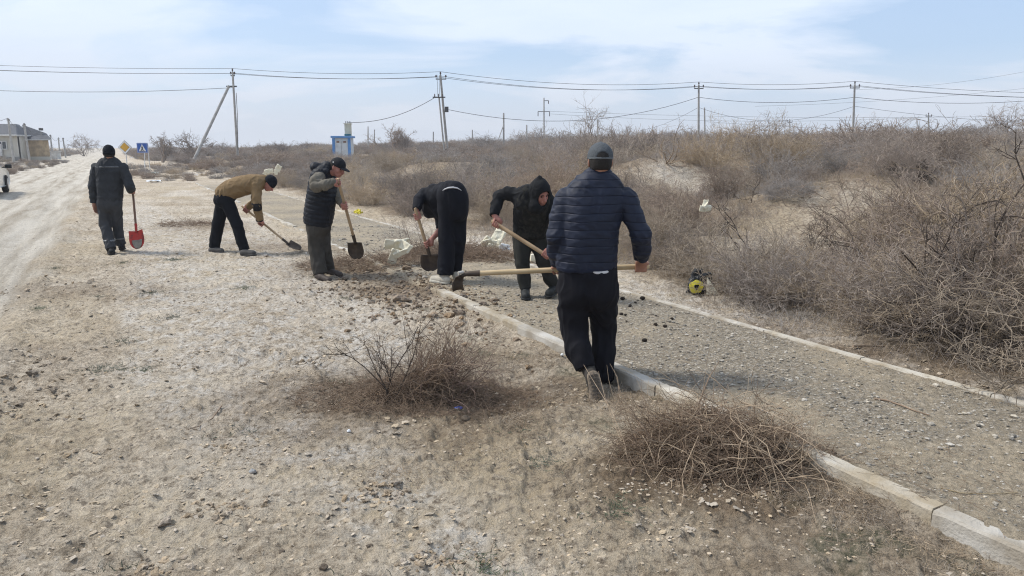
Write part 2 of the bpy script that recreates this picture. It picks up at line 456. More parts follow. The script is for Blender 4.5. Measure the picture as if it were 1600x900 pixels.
C_SOIL_A = (.50, .415, .31); C_SOIL_B = (.70, .615, .50); C_SOIL_C = (.36, .29, .21)
BROWN = [(650, 615, 1.15, .75, 1.0), (560, 600, .7, .4, .8), (1120, 740, .85, .5, 1.0), (1230, 800, .6, .45, .6), (1330, 840, .5, .35, .5),
         (690, 425, 1.0, 1.1, .9), (560, 420, 1.0, .8, .7), (450, 385, 1.2, .8, .5), (300, 355, 1.2, .8, .4), (770, 560, .6, .6, .45), (850, 600, .5, .5, .6),
         (1000, 610, .4, .4, .6), (640, 450, .8, .5, .8), (130, 450, 1.5, .5, .3), (1480, 560, 1.0, .8, .8), (1200, 520, .8, .5, .7), (1350, 560, .8, .5, .8)]
BARE = [(5.3, 11.8, 1.8, 2.0), (6.8, 12.8, 1.5, 1.1), (3.6, 9.9, .8, .7), (9.3, 12.0, 1.0, .5), (4.4, 19.3, 1.6, .8), (-2.4, 29, 1.8, .9), (2.0, 12.6, .8, .6), (3.2, 10.6, .8, .8), (-1.5, 17, 1.2, .7)]
build_ground()

# ---------------------------------------------------------------- kerbs
M_KERB = mat('weathered_kerb_concrete', (.48, .45, .395), (.31, .265, .20), scale=4, lo=.38, hi=.62, rough=.9, bump=.006, bscale=60, rnd=.08)
def kerb_stone(u0, u1, v0, wd, top, depth, i, m, parent, rs):
    n = 22
    us = np.linspace(u0 + .004, u1 - .004, n)
    prof = [(-.5, -depth), (-.5, -.014), (-.42, 0), (.42, 0), (.5, -.014), (.5, -depth)]
    V = []
    tilt = rs.uniform(-.006, .006); dv = rs.uniform(-.006, .006); dz = rs.uniform(-.006, .004)
    for k, u in enumerate(us):
        for (a, b) in prof:
            x, y = xy(u, v0 + dv + a * wd)
            z = top + b + dz + tilt * (k / n - .5)
            c = noise3(np.float32(u * 7), np.float32(a * 9 + i), np.float32(3.3))
            if b > -.05:
                chip = max(0, float(noise3(np.float32(u * 9 + i), np.float32(a * 3), np.float32(8.1))) - .30) * .04
                z -= chip + .002 * float(c)
            V.append((x, y, z))
    F = []
    q = len(prof)
    for k in range(n - 1):
        for j in range(q - 1): F.append((k * q + j, k * q + j + 1, (k + 1) * q + j + 1, (k + 1) * q + j))
    mb = MB(); mb.add(V, F); mb.add(V[:q], [tuple(range(q))]); mb.add(V[-q:], [tuple(range(q))])
    me = bpy.data.meshes.new('kerb_stone'); me.from_pydata(mb.v, [], mb.f); me.update()
    bm = bmesh.new(); bm.from_mesh(me); bmesh.ops.remove_doubles(bm, verts=bm.verts, dist=.0002); bmesh.ops.recalc_face_normals(bm, faces=bm.faces); bm.to_mesh(me); bm.free()
    me.materials.append(m)
    link('kerb_stone', me, parent)
rs = np.random.default_rng(5)
kl = bpy.data.objects.new('left_kerb', None); col.objects.link(kl); tag(kl, kind='structure')
u = 1.82 - .98 * 3; i = 0
while u < 37:
    u1 = u + .98
    sink = 0
    if 7.3 < u < 8.9: sink = .07          # buried where they dig
    elif 9.6 < u < 35: sink = .012 * rs.uniform(0, 2.2)
    kerb_stone(u, u1, VL + .048, .098, .064 - sink, .17, i, M_KERB, kl, rs)
    u = u1; i += 1
kr = bpy.data.objects.new('right_kerb', None); col.objects.link(kr); tag(kr, kind='structure')
u = -1.3
while u < 37:
    u1 = u + .98
    kerb_stone(u, u1, VR, .062, .058 - .008 * rs.uniform(0, 1), .12, i, M_KERB, kr, rs)
    u = u1; i += 1

# ---------------------------------------------------------------- twiggy plants
def tubes(P, r0, r1, ns=3):
    """P (N,K,3) centre lines -> triangle tubes tapering from r0 to r1"""
    Nn, K, _ = P.shape
    T = np.gradient(P, axis=1); T /= np.linalg.norm(T, axis=2)[..., None] + 1e-9
    ref = np.where(np.abs(T[:, :1, 2:3]) < .9, np.array([0, 0, 1.0]), np.array([1.0, 0, 0]))
    A = np.cross(T, np.broadcast_to(ref, T.shape)); A /= np.linalg.norm(A, axis=2)[..., None] + 1e-9
    B = np.cross(T, A)
    s = np.linspace(0, 1, K)[None, :, None]
    r0 = np.asarray(r0).reshape(-1, 1, 1); r1 = np.asarray(r1).reshape(-1, 1, 1)
    R = r0 * (1 - s) + r1 * s
    q = np.arange(ns) * 2 * np.pi / ns
    V = P[:, :, None, :] + R[..., None] * (np.cos(q)[None, None, :, None] * A[:, :, None, :] + np.sin(q)[None, None, :, None] * B[:, :, None, :])
    idx = np.arange(Nn * K * ns).reshape(Nn, K, ns)
    a = idx[:, :-1, :]; b = np.roll(idx, -1, 2)[:, :-1, :]; c = np.roll(idx, -1, 2)[:, 1:, :]; d = idx[:, 1:, :]
    return V.reshape(-1, 3), np.stack([a, b, c, d], -1).reshape(-1, 4)
def grow(rs, P0, D0, L, K=5, curve=.35, grav=0.0, wob=.15):
    Nn = len(P0)
    D = D0 / (np.linalg.norm(D0, axis=1)[:, None] + 1e-9)
    bend = rs.normal(size=(Nn, 3)) * curve
    P = [P0]; d = D
    for k in range(K - 1):
        P.append(P[-1] + d * (L / (K - 1))[:, None])
        d = d + bend / (K - 1) + rs.normal(size=(Nn, 3)) * wob; d[:, 2] += grav
        d /= np.linalg.norm(d, axis=1)[:, None]
    return np.stack(P, 1)
def children_of(rs, P, L, m, tmin=.2, ang=.8, f0=.3, f1=.6):
    Nn, K, _ = P.shape
    idx = np.repeat(np.arange(Nn), m)
    t = rs.uniform(tmin, 1, len(idx)) * (K - 1); i0 = np.minimum(t.astype(int), K - 2); fr = (t - i0)[:, None]
    p = P[idx, i0] * (1 - fr) + P[idx, i0 + 1] * fr
    d = P[idx, i0 + 1] - P[idx, i0]; d /= np.linalg.norm(d, axis=1)[:, None]
    d = d + rs.normal(size=d.shape) * ang
    return p, d, L[idx] * rs.uniform(f0, f1, len(idx))
def shrub_mesh(name, seed, m, stems=26, h=1.0, spread=1.0, c1=6, c2=4, c3=0, r=.006, rt=.002, base=.12, up=.9, curve=.45, ang=.7, flat=1.0):
    rs = np.random.default_rng(seed)
    a = rs.uniform(0, 2 * np.pi, stems); e = rs.uniform(.0, 1, stems) ** .7 * spread
    P0 = np.stack([np.cos(a) * base * rs.uniform(0, 1, stems), np.sin(a) * base * rs.uniform(0, 1, stems), -.03 * np.ones(stems)], 1)
    D0 = np.stack([np.cos(a) * e, np.sin(a) * e, np.ones(stems) * up], 1)
    L0 = rs.uniform(.55, 1.05, stems) * h
    P = grow(rs, P0, D0, L0, 6, curve)
    Vs, Fs = [], []; nb = 0
    def put(P_, a_, b_, ns):
        nonlocal nb
        P_[:, :, 2] = np.maximum(P_[:, :, 2] * flat, -.02)
        V, F = tubes(P_, a_, b_, ns); Vs.append(V); Fs.append(F + nb); nb += len(V)
    put(P, r, rt * 1.3, 4)
    lv, Lc = P, L0; rr = r * .6
    for ci, m_ in enumerate((c1, c2, c3)):
        if not m_: break
        p, d, l = children_of(rs, lv, Lc, m_, .15 if ci == 0 else .1, ang, .3, .62)
        Q = grow(rs, p, d, l, 5 if ci == 0 else 4, curve * 1.1)
        put(Q, max(rr, rt), rt * .8, 3); rr *= .6; lv, Lc = Q, l
    return mesh_np(name, np.concatenate(Vs), np.concatenate(Fs), m)

M_TWIG_A = mat('grey_brown_twigs', (.36, .295, .24), (.21, .165, .135), scale=14, rough=.9, rnd=.22)
M_TWIG_B = mat('tan_dry_twigs', (.47, .385, .285), (.30, .235, .17), scale=14, rough=.9, rnd=.2)
M_TWIG_D = mat('brown_grey_twigs', (.42, .34, .25), (.24, .19, .14), scale=14, rough=.9, rnd=.15)
M_TWIG_C = mat('grey_twigs', (.40, .355, .32), (.25, .22, .195), scale=14, rough=.9, rnd=.2)
M_TWIG_R = mat('reddish_brown_twigs', (.19, .115, .08), (.10, .06, .042), scale=14, rough=.9, rnd=.2)
M_STRAW = mat('straw_stems', (.40, .33, .22), (.25, .20, .13), scale=14, rough=.9, rnd=.2)
M_BARK = mat('dead_bark', (.10, .078, .062), (.05, .038, .03), scale=14, rough=.95)

NEAR = [shrub_mesh('thorn_shrub_mesh', 1, M_TWIG_A, 34, 1.05, 1.3, 9, 5, 2, .0075, .0021, .25),
        shrub_mesh('thorn_shrub_mesh', 2, M_TWIG_B, 40, .95, 1.5, 8, 5, 2, .006, .002, .3),
        shrub_mesh('thorn_shrub_mesh', 3, M_TWIG_C, 30, 1.1, 1.2, 10, 5, 2, .007, .0021, .25),
        shrub_mesh('thorn_shrub_mesh', 4, M_TWIG_A, 22, 1.25, .9, 10, 6, 2, .009, .0022, .15, curve=.6),
        shrub_mesh('thorn_shrub_mesh', 5, M_TWIG_B, 60, .7, 2.2, 7, 4, 2, .005, .002, .45, flat=.8),
        shrub_mesh('thorn_shrub_mesh', 6, M_TWIG_C, 50, .85, 1.8, 7, 5, 2, .005, .002, .4, flat=.9)]
BIG = [shrub_mesh('big_shrub_mesh', 7, M_TWIG_D, 46, 1.0, 2.0, 9, 5, 2, .0065, .0024, .35, curve=.6),
       shrub_mesh('big_shrub_mesh', 8, M_TWIG_A, 46, 1.0, 1.7, 9, 5, 2, .0070, .0024, .35, curve=.6)]
FAR = [shrub_mesh('far_shrub_mesh', 11, M_TWIG_A, 44, 1.0, 1.6, 7, 5, 0, .011, .0055, .4),
       shrub_mesh('far_shrub_mesh', 12, M_TWIG_B, 50, .9, 1.9, 7, 5, 0, .010, .0055, .5),
       shrub_mesh('far_shrub_mesh', 13, M_TWIG_C, 44, 1.0, 1.7, 7, 5, 0, .011, .0055, .4),
       shrub_mesh('far_shrub_mesh', 14, M_TWIG_A, 30, 1.25, 1.1, 9, 5, 0, .012, .0055, .3),
       shrub_mesh('far_shrub_mesh', 15, M_TWIG_C, 60, .7, 2.4, 6, 5, 0, .010, .005, .6)]

def scatter(name, pts, rz, scl, idx, meshes, label, cat, kind='stuff', tilt=None):
    """one stuff object: geometry-nodes instances of a few meshes on a cloud of points"""
    me = bpy.data.meshes.new(name)
    me.vertices.add(len(pts)); me.vertices.foreach_set('co', np.asarray(pts, np.float32).ravel()); me.update()
    a = me.attributes.new('rot', 'FLOAT_VECTOR', 'POINT')
    t_ = np.zeros((len(pts), 3), np.float32); t_[:, 2] = rz
    if tilt is not None: t_[:, :2] = tilt
    a.data.foreach_set('vector', t_.ravel())
    a = me.attributes.new('scl', 'FLOAT_VECTOR', 'POINT'); s3 = np.asarray(scl, np.float32)
    if s3.ndim == 1: s3 = np.repeat(s3[:, None], 3, 1)
    a.data.foreach_set('vector', s3.ravel())
    a = me.attributes.new('vid', 'INT', 'POINT'); a.data.foreach_set('value', np.asarray(idx, np.int32))
    o = link(name, me)
    g = bpy.data.node_groups.new(name, 'GeometryNodeTree')
    g.interface.new_socket('Geometry', in_out='INPUT', socket_type='NodeSocketGeometry')
    g.interface.new_socket('Geometry', in_out='OUTPUT', socket_type='NodeSocketGeometry')
    gi, go = g.nodes.new('NodeGroupInput'), g.nodes.new('NodeGroupOutput')
    iop = g.nodes.new('GeometryNodeInstanceOnPoints'); join = g.nodes.new('GeometryNodeJoinGeometry')
    for mesh in meshes:
        src = bpy.data.objects.new(mesh.name + '_source', mesh); src.use_fake_user = True
        oi = g.nodes.new('GeometryNodeObjectInfo'); oi.inputs['Object'].default_value = src; oi.inputs['As Instance'].default_value = True
        g.links.new(oi.outputs['Geometry'], join.inputs[0])
    def na(n_, ty):
        q = g.nodes.new('GeometryNodeInputNamedAttribute'); q.data_type = ty; q.inputs['Name'].default_value = n_; return q.outputs['Attribute']
    g.links.new(gi.outputs[0], iop.inputs['Points']); g.links.new(join.outputs[0], iop.inputs['Instance'])
    iop.inputs['Pick Instance'].default_value = True
    g.links.new(na('vid', 'INT'), iop.inputs['Instance Index'])
    e2r = g.nodes.new('FunctionNodeEulerToRotation'); g.links.new(na('rot', 'FLOAT_VECTOR'), e2r.inputs[0])
    g.links.new(e2r.outputs[0], iop.inputs['Rotation']); g.links.new(na('scl', 'FLOAT_VECTOR'), iop.inputs['Scale'])
    g.links.new(iop.outputs[0], go.inputs[0])
    md = o.modifiers.new('scatter', 'NODES'); md.node_group = g
    return tag(o, label, cat, kind=kind)

# rock shapes for gravel and clods
def rock_mesh(name, seed, m, sub=1, squash=.6, jag=.25):
    bm = bmesh.new(); bmesh.ops.create_icosphere(bm, subdivisions=sub, radius=1.0)
    for v in bm.verts:
        c = np.array(v.co, np.float32) * 1.1
        v.co *= 1 + jag * float(noise3(c[0] + seed * 3.1, c[1], c[2])) * 2.0
        v.co.z *= squash
    me = bpy.data.meshes.new(name); bm.to_mesh(me); bm.free(); me.materials.append(m)
    return me
# ---------------------------------------------------------------- gravel, clods, litter of twigs
M_GRAV = mat('grey_gravel', (.36, .325, .27), (.21, .19, .16), scale=3, rough=.9, rnd=.6)
M_CLOD = mat('dry_clods', (.45, .375, .285), (.34, .275, .2), scale=3, rough=.95, rnd=.3)
gmesh = [rock_mesh('gravel_pebble_mesh', s, M_GRAV, 1, .65) for s in range(3)]
cmesh = [rock_mesh('clod_mesh', s + 9, M_CLOD, 2, .5, .35) for s in range(3)]
rs = np.random.default_rng(21)
def cone_pts(n, r0, r1, a0=-41, a1=41, p=1.0):
    r = r0 * (r1 / r0) ** (rs.uniform(0, 1, n) ** p); a = np.radians(rs.uniform(a0, a1, n))
    return r * np.sin(a), r * np.cos(a), r
x, y, r = cone_pts(60000, 2.2, 16)
u_, v_ = uv(x, y)
k = (v_ > VL + .13) & (v_ < VR - .05)
dn = fbm(x * .8, y * .8, 4, 9)
k &= rs.uniform(0, 1, len(x)) > sst(-.1, .5, dn) * .6
x, y, r = x[k], y[k], r[k]
s = .0042 * (1 + r * .10) * rs.lognormal(0, .45, len(x))
scatter('gravel', np.stack([x, y, ground(x, y) + s * .1], 1), rs.uniform(0, 6.3, len(x)), s, rs.integers(0, 3, len(x)), gmesh, 'loose grey gravel spread over the path between the kerbs', 'gravel')
x, y, r = cone_pts(30000, 2.0, 22)
u_, v_ = uv(x, y)
k = ((v_ < VL - .05) | (v_ > VR + .08)) & (rs.uniform(0, 1, len(x)) < .08 + .6 * sst(-.05, .5, fbm(x * 1.3, y * 1.3, 3, 17)))
k &= ~((v_ < VROAD) & (rs.uniform(0, 1, len(x)) < .55))
x, y, r = x[k], y[k], r[k]
s = np.minimum(.0040 * (1 + r * .08) * rs.lognormal(0, .55, len(x)), .0075 * (1 + r * .06))
scatter('soil_clods', np.stack([x, y, ground(x, y) + s * .05], 1), rs.uniform(0, 6.3, len(x)), s, rs.integers(0, 3, len(x)), cmesh, 'crumbled pale soil clods and grit over the bare verge', 'soil clods')
# flat flakes of crust, lying in drifts, and clumps kicked up in a few spots
FLK = mat('crust_flakes', (.44, .37, .28), (.33, .27, .2), scale=3, rough=.95, rnd=.22)
fmesh = [rock_mesh('crust_flake_mesh', s_ + 29, FLK, 2, .28, .45) for s_ in range(4)]
x, y, r = cone_pts(26000, 2.0, 20)
u_, v_ = uv(x, y)
dr = fbm(x * 1.1, y * 1.6, 4, 87)
k = ((v_ < VL - .08) | (v_ > VR + .1)) & (rs.uniform(0, 1, len(x)) < .55 * sst(-.05, .55, dr)) & (v_ > VROAD - .1)
x, y, r = x[k], y[k], r[k]
s = np.minimum(.0062 * (1 + r * .09) * rs.lognormal(0, .55, len(x)), .016 * (1 + r * .05))
scatter('crust_flakes', np.stack([x, y, ground(x, y) + s * .02], 1), rs.uniform(0, 6.3, len(x)), s, rs.integers(0, 4, len(x)), fmesh, 'broken flakes of salty crust lying in drifts on the verge', 'soil flakes', tilt=rs.normal(0, .22, (len(x), 2)))
cx_, cy_, cs_ = [], [], []
for (px, py, n_, sp_, sz_) in [(345, 790, 70, .07, .013), (352, 690, 26, .05, .010), (592, 765, 60, .08, .012), (665, 872, 50, .06, .013), (240, 885, 40, .06, .014), (45, 600, 60, .2, .016), (60, 560, 60, .25, .016), (20, 640, 60, .2, .015), (590, 755, 20, .05, .016), (1190, 770, 20, .08, .010),
                               (480, 560, 26, .10, .012), (300, 560, 30, .2, .012), (570, 470, 40, .3, .014), (250, 470, 40, .35, .016), (75, 450, 60, .4, .02), (880, 830, 26, .07, .010), (730, 870, 30, .06, .013), (420, 640, 22, .08, .010), (160, 700, 22, .1, .012)]:
    p = G(px, py, -.04); cx_ += list(p[0] + rs.normal(0, sp_ * 1.5, n_)); cy_ += list(p[1] + rs.normal(0, sp_, n_)); cs_ += list(sz_ * rs.lognormal(0, .4, n_) * .8)
cx_, cy_, cs_ = map(np.array, (cx_, cy_, cs_))
FLD = mat('kicked_up_clods', (.34, .275, .20), (.20, .155, .11), scale=3, rough=.95, rnd=.3)
kmesh = [rock_mesh('kicked_clod_mesh', s_ + 49, FLD, 2, .5, .45) for s_ in range(3)]
scatter('kicked_up_clods', np.stack([cx_, cy_, ground(cx_, cy_) + cs_ * .15], 1), rs.uniform(0, 6.3, len(cx_)), cs_, rs.integers(0, 3, len(cx_)), kmesh, 'darker crumbly clods kicked up in small clusters on the verge', 'soil clods', tilt=rs.normal(0, .4, (len(cx_), 2)))
# dug up clods by the diggers
n = 1500
uu = rs.normal(8.0, 1.1, n); vv = rs.normal(2.85, .42, n); x, y = xy(uu, vv)
s = .011 * rs.lognormal(0, .55, n)
M_DUG = mat('dug_brown_soil', (.25, .19, .13), (.14, .10, .07), scale=3, rough=.95, rnd=.3)
dmesh = [rock_mesh('dug_clod_mesh', s_ + 19, M_DUG, 2, .6, .4) for s_ in range(3)]
scatter('dug_soil', np.stack([x, y, ground(x, y) + s * .2], 1), rs.uniform(0, 6.3, n), s, rs.integers(0, 3, n), dmesh, 'freshly dug brown soil crumbs at the buried stretch of kerb', 'soil')

def twig_litter(n, cx, cy, sx, sy, lmin, lmax, m, name, label, r=.0012, zr=.01, seed=1):
    rs = np.random.default_rng(seed)
    x = rs.normal(cx, sx, n); y = rs.normal(cy, sy, n)
    P0 = np.stack([x, y, ground(x, y) + rs.uniform(0.002, zr, n)], 1)
    a = rs.uniform(0, 6.3, n)
    D = np.stack([np.cos(a), np.sin(a), rs.normal(.05, .15, n)], 1)
    P = grow(rs, P0, D, rs.uniform(lmin, lmax, n), 4, .5, -.05)
    g_ = ground(P[:, :, 0], P[:, :, 1]); P[:, :, 2] = np.maximum(P[:, :, 2], g_ + .001)
    V, F = tubes(P, r * rs.uniform(.6, 1.5, n), r * .5, 3)
    return tag(link(name, mesh_np(name, V, F, m)), label, 'twigs', kind='stuff')

# ---------------------------------------------------------------- shrub field
rs = np.random.default_rng(77)
def in_bare(x, y):
    b = 0
    for (bx, by, ra, rb) in BARE: b = np.maximum(b, (((x - bx) / ra) ** 2 + ((y - by) / rb) ** 2 < 1) * 1.0)
    return b > 0
cand = []
def try_field(n, r0, r1, a0, a1, mind, cond):
    global cand
    r = np.sqrt(rs.uniform(r0 ** 2, r1 ** 2, n)); a = np.radians(rs.uniform(a0, a1, n))
    x = r * np.sin(a); y = r * np.cos(a)
    k = cond(x, y, *uv(x, y)); x, y, r = x[k], y[k], r[k]
    o = []
    cell = {}
    for i in range(len(x)):
        d = mind(r[i]); c = (int(x[i] // 2.5), int(y[i] // 2.5)); ok = True
        for p in range(-1, 2):
            for q in range(-1, 2):
                for (xx, yy) in cell.get((c[0] + p, c[1] + q), ()):
                    if (xx - x[i]) ** 2 + (yy - y[i]) ** 2 < d * d: ok = False; break
                if not ok: break
            if not ok: break
        if ok: cell.setdefault(c, []).append((x[i], y[i])); o.append((x[i], y[i]))
    return np.array(o)
def open_ok(x, y, u, v):
    edge = VR + 1.25 + 1.1 * sst(7.5, 16, u) * 0 + fbm(x * .5, y * .5, 2, 3) * .35
    return (v > edge) & ~in_bare(x, y)
near = try_field(2600, 4.5, 34, -32, 46, lambda r: 1.0 + r * .022, open_ok)
nr_ = np.hypot(near[:, 0], near[:, 1]); near = near[np.argsort(nr_)]; nr_ = np.sort(nr_)
ind, rest = near[:265], near[265:]
KDESC = ['grey brown thorn shrub', 'tan dry shrub', 'ash grey leafless shrub', 'upright leafless shrub', 'low spreading tan shrub', 'low spreading grey shrub']
MARKS = [(1103, 323, 'the white scrap on the slope'), (1095, 445, 'the black rubbish bag'), (775, 380, 'the torn white sack'), (560, 332, 'the crumpled yellow bag'),
         (845, 290, 'the hooded worker'), (937, 240, 'the grey cap'), (1168, 300, 'the forked dark sapling'), (1450, 262, 'the black brushwood'), (1330, 350, 'the bare clay bank'),
         (690, 270, 'the bent over worker'), (430, 268, 'the snagged cream scraps'), (1040, 275, 'the pale cut branches'), (1570, 600, 'the right kerb end'), (1300, 500, 'the pale stick'), (1590, 300, 'the right picture edge'), (1000, 400, 'the navy worker')]
def to_px(x, y, z):
    d = np.array([x, y, z]) - CAM; cp, sp = math.cos(PIT), math.sin(PIT)
    fw_ = d[1] * cp - d[2] * sp; up_ = d[1] * sp + d[2] * cp
    return 800 + FPX * d[0] / fw_, 450 - FPX * up_ / fw_
taken = set()
def zone(px, py):
    if px > 1600 or px < 0: return 'just outside the picture'
    side = 'left of the leaning pole' if px < 690 else 'between leaning pole and navy worker' if px < 920 else 'between navy worker and clay bank' if px < 1250 else 'right of the clay bank'
    return ('along the right kerb ' if py > 400 else 'halfway up ' if py > 300 else 'high up ') + side
def shrub_label(kk, x, y):
    px, py = to_px(x, y, float(macro(x, y)) + .3)
    d, m = min((math.hypot(px - a, (py - b) * 1.5), c) for a, b, c in MARKS)
    if d < 110 and (kk, m) not in taken:
        taken.add((kk, m)); return KDESC[kk] + ' nearest to ' + m, None
    z_ = zone(px, py); return KDESC[kk] + ' ' + z_, KDESC[kk] + 's ' + z_
def shrub_scale(x, y):
    r = math.hypot(x, y); n_ = float(noise2(np.float32(x * .11), np.float32(y * .11), 55))
    s = rs.uniform(.55, .95) * (1 + .35 * n_)
    s *= 1 + .35 * float(sst(12, 34, r))
    a = math.degrees(math.atan2(x, y))
    if a > 21: s *= 1.0 + .22 * float(sst(21, 28, a)) * float(sst(16, 8, r))
    u, v = uv(x, y)
    if v < VR + 1.9: s *= .75
    return s
for (x, y) in ind:
    kk = int(rs.choice(6, p=[.2, .22, .18, .10, .16, .14]))
    s = shrub_scale(x, y)
    o = bpy.data.objects.new('desert_shrub', NEAR[kk]); col.objects.link(o)
    o.location = (x, y, float(macro(x, y)) - .02); o.scale = (s * rs.uniform(.9, 1.15), s * rs.uniform(.9, 1.15), s * rs.uniform(.85, 1.1)); o.rotation_euler = (rs.normal(0, .06), rs.normal(0, .06), rs.uniform(0, 6.3))
    lb_, gp_ = shrub_label(kk, x, y); tag(o, lb_, 'shrub', gp_)
BIGS = [(1150, 452, .68, 0), (1215, 470, .60, 1), (1300, 478, .62, 0), (1385, 505, .62, 1), (1470, 525, .72, 0), (1560, 545, .85, 1), (1400, 440, .80, 0), (1480, 455, .95, 1), (1570, 480, 1.15, 0), (1680, 540, 1.2, 1), (1600, 420, 1.25, 0), (1480, 395, .95, 1), (1760, 600, 1.0, 0), (1080, 430, .42, 0), (1440, 385, .7, 0), (1570, 372, 1.1, 1), (1700, 470, 1.4, 0), (1230, 425, .42, 1), (1050, 400, .42, 1)]
BL_ = ['left part of the leafless shrub that stands behind the yellow lid', 'leafless shrub just right of the cream scrap and yellow lid', 'tan shrub above the pale stick near the right kerb', 'brown shrub whose twigs reach the right kerb, right of the pale stick', 'tan bushy shrub close to the right kerb, left of the picture corner', 'brown shrub nearest to the right end of the right kerb', 'tan shrub at the foot of the bare clay bank, on its right', 'brown shrub behind the tan bushy shrub near the right kerb', 'tall tan shrub near the right picture edge', 'tall brown shrub outside the right picture edge', 'tallest tan shrub at the right picture edge below the ridge', 'brown shrub right of the bare clay bank, halfway up', 'tan shrub outside the picture beyond the right kerb end', 'low tan shrub left of the black rubbish bag', 'tan shrub along the right side of the bare clay bank', 'brown shrub under the ridge near the right edge', 'tall tan shrub far outside the right edge', 'low brown shrub left of the bare clay bank', 'low brown shrub just right of the hand of the navy worker']
for (px, py, hh_, kk), lb_ in zip(BIGS, BL_):
    q_ = GG(px, py); o = bpy.data.objects.new('desert_shrub', BIG[kk]); col.objects.link(o); s = hh_ / .92
    o.location = (q_[0], q_[1], q_[2] - .02); o.scale = (s, s, s * rs.uniform(.9, 1.05)); o.rotation_euler = (0, 0, rs.uniform(0, 6.3)); tag(o, lb_, 'shrub')
# grove left of the path's end, round the signs, and weeds left of the road
mid_l = try_field(1500, 30, 75, -42, -12, lambda r: 1.35, lambda x, y, u, v: (u > 40 + 6 * noise2(x * .2, y * .2, 4)) & (v > 0.3 + 1.2 * noise2(x * .3, y * .3, 9)) & (v < 12) & ~((np.abs(x + 28) < 2.2) & (y < 57)) )
far1 = try_field(9000, 33, 110, -36, 40, lambda r: 1.45 + .008 * r, lambda x, y, u, v: (v > 6))
far2 = try_field(5000, 105, 260, -44, 42, lambda r: 2.4, lambda x, y, u, v: (v > 3) | (v < -9))
leftw = try_field(900, 55, 110, -44, -28, lambda r: 1.2, lambda x, y, u, v: (v < -6.0 + .01 * u) & (v > -19) & ~((v < -10) & (u > 76) & (u < 110)))
allf = np.concatenate([rest, mid_l, far1, far2, leftw])
fs = np.concatenate([np.array([shrub_scale(a, b) for a, b in rest]) * 1.05, rs.uniform(.35, .95, len(mid_l)), np.clip(rs.lognormal(0, .32, len(far1)), .5, 1.9), np.clip(1.5 * rs.lognormal(0, .35, len(far2)), .8, 3.2), rs.uniform(.35, .75, len(leftw))])
x, y = allf[:, 0], allf[:, 1]
cl = noise2(x * .06, y * .06, 77)
fi = np.where(cl + rs.normal(0, .25, len(x)) > .1, rs.choice([1, 4], len(x)), rs.choice([0, 2, 3, 4], len(x)))
ang_ = np.degrees(np.arctan2(x, y)); fs = fs * np.where((np.hypot(x, y) > 22), .62 + .38 * sst(-8, 6, ang_), 1.0)
scatter('distant_shrubs', np.stack([x, y, macro(x, y) - .03], 1), rs.uniform(0, 6.3, len(x)), np.stack([fs * rs.uniform(1, 1.3, len(x)), fs * rs.uniform(1, 1.3, len(x)), fs * rs.uniform(.75, 1.1, len(x))], 1), fi, FAR,
        'dry scrub covering the plain away to the horizon', 'scrub')

# dry grass and stubble between shrubs: short upright and leaning blades
def tuft_mesh(name, seed, m, n=60, h=.16, r=.0016, sp=.9, base=.12):
    rs_ = np.random.default_rng(seed); a = rs_.uniform(0, 6.3, n)
    P0 = np.stack([rs_.normal(0, base, n), rs_.normal(0, base, n), -.01 * np.ones(n)], 1)
    D = np.stack([np.cos(a) * sp, np.sin(a) * sp, np.ones(n)], 1) * 1.0; D[:, :2] *= rs_.uniform(0, 1, n)[:, None]
    P = grow(rs_, P0, D, rs_.uniform(.4, 1, n) * h, 4, .7)
    P[:, :, 2] = np.maximum(P[:, :, 2], 0)
    V, F = tubes(P, r, r * .4, 3); return mesh_np(name, V, F, m)
TUFT = [tuft_mesh('dry_tuft_mesh', 1, M_TWIG_B, 90, .2), tuft_mesh('dry_tuft_mesh', 2, M_STRAW, 50, .2), tuft_mesh('dry_tuft_mesh', 3, M_TWIG_A, 110, .24, .0018, 1.6, .2), tuft_mesh('dry_tuft_mesh', 4, M_TWIG_C, 120, .16, .0018, 1.8, .25)]
x, y, r = cone_pts(4600, 5, 40, -36, 43)
u_, v_ = uv(x, y)
k = (v_ > VR + .12) & ((rs.uniform(0, 1, len(x)) < sst(VR + .5, VR + 2.4, v_)) | (rs.uniform(0, 1, len(x)) < .07)) & (~in_bare(x, y) | (rs.uniform(0, 1, len(x)) < .12))
x, y, r = x[k], y[k], r[k]
scatter('dry_undergrowth', np.stack([x, y, macro(x, y) - .01], 1), rs.uniform(0, 6.3, len(x)), rs.uniform(.5, 1.2, len(x)) * (1 + r * .02), rs.integers(0, 4, len(x)), TUFT, 'dead grass stalks and brushwood under the shrubs right of the path', 'dry grass')
